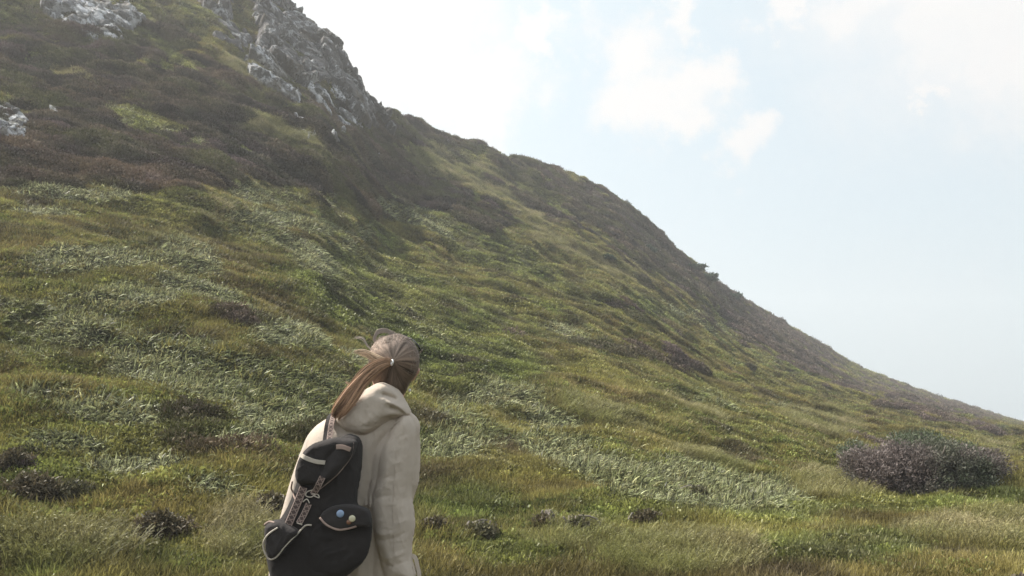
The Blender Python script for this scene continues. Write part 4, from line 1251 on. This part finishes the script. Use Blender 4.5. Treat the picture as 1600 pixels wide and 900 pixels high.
for k in range(1900):
    a, b = np.clip(g.normal(0, .5), -1.15, 1.15), g.uniform(-1, 1)
    cut = g.uniform(.72, 1.0) if g.uniform() > .15 else g.uniform(.5, .8)
    lock = math.floor((a + 1.2) * 4)
    ph = _h(np.array([lock]), np.array([3]), np.array([0]), 5)[0]
    a = (lock + .5) / 4 - 1.2 + g.normal(0, .085) * (1 if g.uniform() > .12 else 3)
    wob = np.sin(np.linspace(0, 5, K) + ph * 6.28 + g.normal(0, .15)) * np.linspace(0, 6.5, K) * (.4 + ph) + g.normal(0, .4) * np.linspace(0, 2, K)
    uv_ = cs[:, :2] + nr2 * (a * ww + wob)[:, None]
    dd = cs[:, 2] + b * ww * .0011 * math.sqrt(max(0, 1 - (a / 1.2) ** 2))
    pt = np.array([P3(u, v, q_) for (u, v), q_ in zip(uv_, dd)])
    kk = np.interp(np.linspace(0, cut, 22) * (K - 1), np.arange(K), np.arange(K))
    pt = np.stack([np.interp(kk, np.arange(K), pt[:, c2]) for c2 in range(3)], 1)
    f = np.clip(g.normal(.45 + .38 * math.sin(lock * 2.1), .16), 0, 1)
    c_ = np.array([.13, .075, .045]) * (1 - f) + np.array([.60, .37, .235]) * f
    L.append((pt, g.uniform(.0005, .0012), c_))
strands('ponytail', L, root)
L = []
def wisp(ctrl, n_, spread, col, rad=(.0005, .0009)):
    for k in range(n_):
        c0 = np.array(ctrl, float); c0[:, :2] += np.cumsum(g.normal(0, spread, (len(c0), 2)), 0) * np.array([.6, .6])
        s = spline(c0, 6, False); K2 = len(s)
        pt = np.array([P3(*q_) for q_ in s])
        kk = np.linspace(0, K2 - 1, 18)
        pt = np.stack([np.interp(kk, np.arange(K2), pt[:, c2]) for c2 in range(3)], 1)
        L.append((pt, g.uniform(*rad), np.array(col) * g.uniform(.7, 1.25)))
    strands('hair_wisp', L, root)
    L.clear()
wisp([(590, 541, -.02), (585, 530, -.02), (590, 519, -.02), (602, 516, -.02), (612, 520, -.02), (620, 526, -.03)], 90, 1.3, (.36, .30, .26))
wisp([(608, 528, -.03), (598, 526, -.03), (592, 534, -.03), (596, 545, -.04)], 20, .9, (.30, .24, .20))
wisp([(612, 565, -.115), (596, 560, -.115), (580, 553, -.09), (567, 549, -.08), (556, 550, -.07)], 70, 1.3, (.50, .38, .27))
wisp([(598, 566, -.12), (584, 562, -.11), (574, 556, -.10), (562, 552, -.08)], 30, 1.2, (.42, .29, .19))
wisp([(583, 548, -.05), (574, 540, -.04), (566, 529, -.03), (553, 527, -.02)], 10, 1.0, (.42, .36, .30))
wisp([(566, 590, -.15), (548, 600, -.15), (540, 596, -.14)], 8, 1.2, (.40, .27, .18))
wisp([(552, 612, -.17), (543, 622, -.18), (545, 632, -.18), (556, 633, -.18)], 26, .8, (.34, .20, .13), (.0008, .0014))
wisp([(645, 560, 0), (655, 552, .02), (660, 546, .03)], 5, .8, (.2, .15, .12))
fz = []
for k in range(260):
    e = hp_s[g.integers(len(hp_s))]
    if e[1] > 585: continue
    c0 = e + (TIE - e) * g.uniform(.0, .35)
    o_ = (e - TIE) / np.hypot(*(e - TIE)); tn = np.array([-o_[1], o_[0]]) * g.choice([-1, 1])
    ln = g.uniform(4, 11)
    pp_ = [c0, c0 + tn * ln * .5 + o_ * g.uniform(.5, 2.5), c0 + tn * ln + o_ * g.uniform(0, 4) + np.array([-2., -.5])]
    dd_ = float(np.minimum(hf(c0[:1], c0[1:2]), 0)[0]) - .003
    sp_ = spline([tuple(q_) + (dd_,) for q_ in pp_], 6, False)
    fz.append((np.array([O3(q_[0], q_[1], -.005, q_[2]) for q_ in sp_]), g.uniform(.00035, .0006), np.array([.40, .33, .28]) * g.uniform(.6, 1.2)))
def resamp(p_, k=12):
    q_ = np.linspace(0, len(p_) - 1, k); return np.stack([np.interp(q_, np.arange(len(p_)), p_[:, c2]) for c2 in range(3)], 1)
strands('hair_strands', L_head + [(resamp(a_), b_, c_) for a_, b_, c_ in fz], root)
def torus(name, c, axis, R, r_, mat, parent, n=24):
    ax_ = np.array(axis, float); ax_ /= np.linalg.norm(ax_)
    a = np.cross(ax_, [0, 0, 1.0]); a /= np.linalg.norm(a); b = np.cross(ax_, a)
    th = np.linspace(0, 2 * math.pi, n, endpoint=False)
    vs, fs = [], []
    for t in th:
        e = a * math.cos(t) + b * math.sin(t)
        for q_ in range(8):
            p2 = 2 * math.pi * q_ / 8
            vs.append(np.array(c) + e * (R + r_ * math.cos(p2)) + ax_ * r_ * math.sin(p2))
    for i_ in range(n):
        for q_ in range(8):
            fs.append((i_ * 8 + q_, i_ * 8 + (q_ + 1) % 8, ((i_ + 1) % n) * 8 + (q_ + 1) % 8, ((i_ + 1) % n) * 8 + q_))
    o = mesh_obj(name, vs, fs, mat); reparent(o, parent); return o
torus('hair_tie', P3(612.5, 566.5, -.124), (-.85, -.45, .1), .0085, .0028, M_ring, root)
bpy.ops.mesh.primitive_uv_sphere_add(segments=14, ring_count=10, radius=.0052, location=tuple(P3(640, 609.5, -.012)))
e = bpy.context.object; e.name = 'earring'; e.data.name = 'earring'; e.data.materials.append(M_pearl); reparent(e, root)
sg = tube_obj('sunglasses', [P3(657, 547, .03), P3(654, 541, .02), P3(650, 536, .03), P3(645, 531, .05), P3(630, 524, .075), P3(610, 524, .08)], .0032, M_plast, root)

# ------------------------------------------------------------------ the backpack
bag = empty('backpack', tuple(P3(505, 800, -.2)))
tag(bag, "black canvas backpack with cream and pink trim hanging on the hiker's back", 'backpack')
wb = wrinkle(40, 22, 60, 4.0, 31); wb2 = wrinkle(26, 16, -40, 3.0, 37)
main_p = [(530, 684), (545, 679), (560, 683), (566, 700), (564, 740), (559, 772), (562, 790), (578, 796), (583, 820), (580, 850), (572, 872), (550, 893), (520, 915), (475, 928), (437, 922), (428, 895), (421, 860), (424, 832), (446, 802), (460, 772), (469, 742), (479, 715), (497, 694), (514, 686)]
tl = lambda u, v: .00020 * (700 - v)
MB_ = Field([P3(412, 940, -.2)[0], Y0 - .44, P3(500, 940, -.2)[2]], [P3(592, 940, -.2)[0], Y0 - .06, P3(500, 670, -.2)[2]], .0038)
r1 = lambda u, v: wb(u, v) + creases(u, v, [([(552, 700), (545, 740), (536, 780)], 4, -6), ([(470, 800), (490, 830), (500, 870)], 7, 6)])
MB_.pillow(main_p, -.195, .078, .055, r1, tilt=tl)
reparent(MB_.mesh('bag_body', M_black, None, 1), bag)
F_main = heightof(main_p, -.195, .078, .055, r1, tl)
surf = [F_main]
def piece(name, poly, d, T, R, relief, mat, res=.0032):
    us_, vs_ = [p[0] for p in poly], [p[1] for p in poly]
    a = P3(min(us_) - 5, max(vs_) + 5, d); b = P3(max(us_) + 5, min(vs_) - 5, d)
    f = Field([a[0], Y0 + d - T * 1.4 - .05, a[2]], [b[0], Y0 + d + T * 1.4 + .05, b[2]], res)
    f.pillow(poly, d, T, R, relief, tilt=tl)
    o = f.mesh(name, mat, None, 1); reparent(o, bag)
    surf.append(heightof(poly, d, T, R, relief, tl))
    return o
piece('lid', [(510, 687), (530, 684), (556, 688), (556, 700), (551, 714), (539, 730), (530, 742), (515, 754), (503, 764), (492, 758), (470, 756), (463, 744), (465, 726), (472, 710), (487, 695)], -.262, .040, .022,
      lambda u, v: wb2(u, v) + creases(u, v, [([(533, 694), (515, 716), (506, 740)], 3.5, -12), ([(540, 704), (530, 722), (514, 744)], 7, 7), ([(480, 722), (488, 735), (486, 750)], 7, 6)]), M_black2)
piece('side_pocket', [(420, 818), (438, 811), (456, 818), (472, 830), (456, 850), (442, 867), (430, 870), (421, 858), (418, 838)], -.268, .045, .02, lambda u, v: wb2(u, v) + creases(u, v, [([(430, 835), (440, 845), (438, 860)], 5, 5)]), M_black2)
piece('front_pocket', [(502, 812), (540, 808), (579, 812), (582, 840), (574, 868), (552, 888), (520, 898), (490, 888), (484, 850), (488, 826)], -.262, .020, .05, wb2, M_black)
piece('pocket_flap', [(503, 806), (517, 792), (545, 787), (574, 793), (582, 808), (578, 822), (560, 821), (545, 825), (530, 826), (514, 819)], -.283, .022, .010, wb2, M_black2)
def trim(name, line, rad, mat):
    sp = spline(line, 6, False)
    p_ = on_surface(sp, surf, rad * 1.0)
    if len(p_) > 7: p_[:, 1] = np.convolve(np.pad(p_[:, 1], 2, mode='edge'), np.ones(5) / 5, 'valid') - .001
    return tube_obj(name, p_, rad, mat, bag)
def band(name, line, w, mat, lift=.004, th=.003):
    sp = spline(line, 6, False)
    p_ = on_surface(sp, surf, lift)
    p_[:, 1] = np.convolve(np.pad(p_[:, 1], 2, mode='edge'), np.ones(5) / 5, 'valid') - .001
    return ribbon(name, p_, w, th, mat, bag)
trim('trim', [(556, 691), (552, 711), (540, 729), (531, 740), (516, 753), (505, 762)], .0028, M_trim)
trim('trim', [(466, 750), (461, 762), (464, 771), (470, 778)], .0026, M_trim)
trim('trim', [(444, 820), (430, 830), (422, 844), (423, 857), (430, 868), (441, 865), (454, 849), (469, 833), (482, 819), (492, 818)], .0028, M_cream)
trim('trim', [(421, 817), (429, 812), (439, 813)], .0034, M_trim)
trim('trim', [(504, 807), (515, 818), (531, 825), (546, 824), (560, 820)], .0036, M_trim)
band('trim_band', [(472, 709), (484, 715), (498, 720), (512, 722)], .013, M_cream)
band('trim_band', [(529, 698), (540, 698), (551, 702)], .014, M_trim)
m, nt = new_mat('woven_strap')
al = nt.n('ShaderNodeAttribute', attribute_type='GEOMETRY', attribute_name='along').outputs['Fac']
ac = nt.n('ShaderNodeAttribute', attribute_type='GEOMETRY', attribute_name='across').outputs['Fac']
fr_ = nt.math('ABSOLUTE', nt.math('MULTIPLY_ADD', nt.math('FRACT', nt.math('MULTIPLY', al, 62.0)), 2.0, -1.0))
dm = nt.math('ABSOLUTE', nt.math('SUBTRACT', fr_, nt.math('ABSOLUTE', ac)))
c = nt.mix(sm(nt, dm, .30, .12), (.075, .05, .045), (.27, .20, .17))
c = nt.mix(sm(nt, nt.math('ABSOLUTE', ac), .72, .82), c, (.36, .27, .24))
out(nt, nt.n('ShaderNodeBsdfPrincipled', {'Base Color': c, 'Roughness': .9}).outputs[0]); M_woven = m
s1 = band('closing_strap', [(484, 758), (475, 782), (466, 805), (459, 821)], .024, M_woven, .008, .004)
s2 = band('closing_strap', [(512, 743), (504, 758), (494, 771)], .019, M_woven, .008, .004)
s3 = band('closing_strap', [(493, 783), (486, 799), (479, 812)], .019, M_woven, .008, .004)
tube_obj('buckle', on_surface([(453, 817), (465, 822)], surf, .010), .003, M_cream, bag)
tube_obj('buckle', on_surface([(476, 811), (484, 814)], surf, .010), .0024, M_cream, bag)
for ln in ([(500, 762), (490, 765), (488, 771), (496, 773), (503, 768)], [(496, 768), (506, 769), (508, 774), (500, 771)], [(484, 780), (490, 776), (494, 782)]):
    tube_obj('cord', on_surface(spline(ln, 6, False), surf, .010), .0018, M_cream, bag)
ss = ribbon('shoulder_strap', [P3(u, v, d) for u, v, d in spline([(524, 645, -.02), (521, 650, -.075), (518, 662, -.125), (516, 676, -.150), (514, 692, -.185)], 5, False)], .018, .004, M_woven, bag)
ribbon('shoulder_strap', [P3(u, v, d) for u, v, d in spline([(520, 645, -.018), (517, 650, -.072), (514, 662, -.121), (512, 676, -.146), (510, 692, -.180)], 5, False)], .027, .002, M_black, bag)
# button badges
def badge(u, v, r_, col, mark, label):
    d = min(float(f(np.array([u]), np.array([v]))[0]) for f in surf) - .004
    c = O3(u, v, -.283, d)
    n_ = 28; vs, fs = [], []
    for k, (q_, dz) in enumerate(((1, .004), (1, .0), (.85, -.0022), (.5, -.0034))):
        for j_ in range(n_):
            a = 2 * math.pi * j_ / n_; vs.append(c + np.array([math.cos(a) * r_ * q_, dz, math.sin(a) * r_ * q_]))
    for k in range(3):
        for j_ in range(n_): fs.append((k * n_ + j_, k * n_ + (j_ + 1) % n_, (k + 1) * n_ + (j_ + 1) % n_, (k + 1) * n_ + j_))
    fs.append(tuple(range(3 * n_, 4 * n_)))
    m_, nt_ = new_mat(label.replace(' ', '_'))
    out(nt_, nt_.n('ShaderNodeBsdfPrincipled', {'Base Color': (*col, 1), 'Roughness': .25, 'Coat Weight': .4}).outputs[0])
    o = mesh_obj('badge', vs, fs, m_); reparent(o, bag); o['label'] = label
    m2, nt2 = new_mat(label.replace(' ', '_') + '_mark')
    out(nt2, nt2.n('ShaderNodeBsdfPrincipled', {'Base Color': (*mark, 1), 'Roughness': .4}).outputs[0])
    return o, c, m2
o, c, m2 = badge(535.5, 800.5, .0115, (.27, .36, .52), (.75, .78, .82), 'blue button badge with a pale mark')
v_, f_ = tubes([(np.array([c + np.array([math.cos(a) * .0095, -.0040, math.sin(a) * .0080]) for a in np.linspace(.3, 5.6, 16)]), .0010), (np.array([c + np.array([x_, -.0046, z_]) for x_, z_ in ((-.002, -.005), (-.003, .002), (.001, .005), (.004, .001), (.003, -.005))]), .0014)], 5)
k_o = mesh_obj('badge_mark', v_, f_, m2); k_o.parent = o; k_o.matrix_parent_inverse = Matrix.Translation(-(Vector(bag.location)))
o, c, m2 = badge(554, 808, .0102, (.60, .55, .38), (.5, .45, .25), 'cream yellow button badge')
o, c, m2 = badge(549, 813.5, .0075, (.20, .09, .05), (.3, .2, .1), 'small brown badge')

# ------------------------------------------------------------------ the air
def closed_box(name, lo, hi):
    vs = [(x_, y_, z_) for x_ in (lo[0], hi[0]) for y_ in (lo[1], hi[1]) for z_ in (lo[2], hi[2])]
    fs = [(0, 1, 3, 2), (4, 6, 7, 5), (0, 4, 5, 1), (2, 3, 7, 6), (0, 2, 6, 4), (1, 5, 7, 3)]
    me = bpy.data.meshes.new(name); me.from_pydata(vs, [], fs)
    o = bpy.data.objects.new(name, me); COL.objects.link(o)
    return o
hz = closed_box('haze', (-500, -500, -17.0), (500, 500, 62))
tag(hz, 'thin pale haze over the whole hillside', 'haze', kind='stuff')
m, nt = new_mat('haze_air')
pv = nt.n('ShaderNodeVolumePrincipled', {'Color': (.97, .985, 1.0, 1), 'Density': 0.0020, 'Anisotropy': .35})
out(nt, None, pv.outputs[0])
hz.data.materials.append(m)
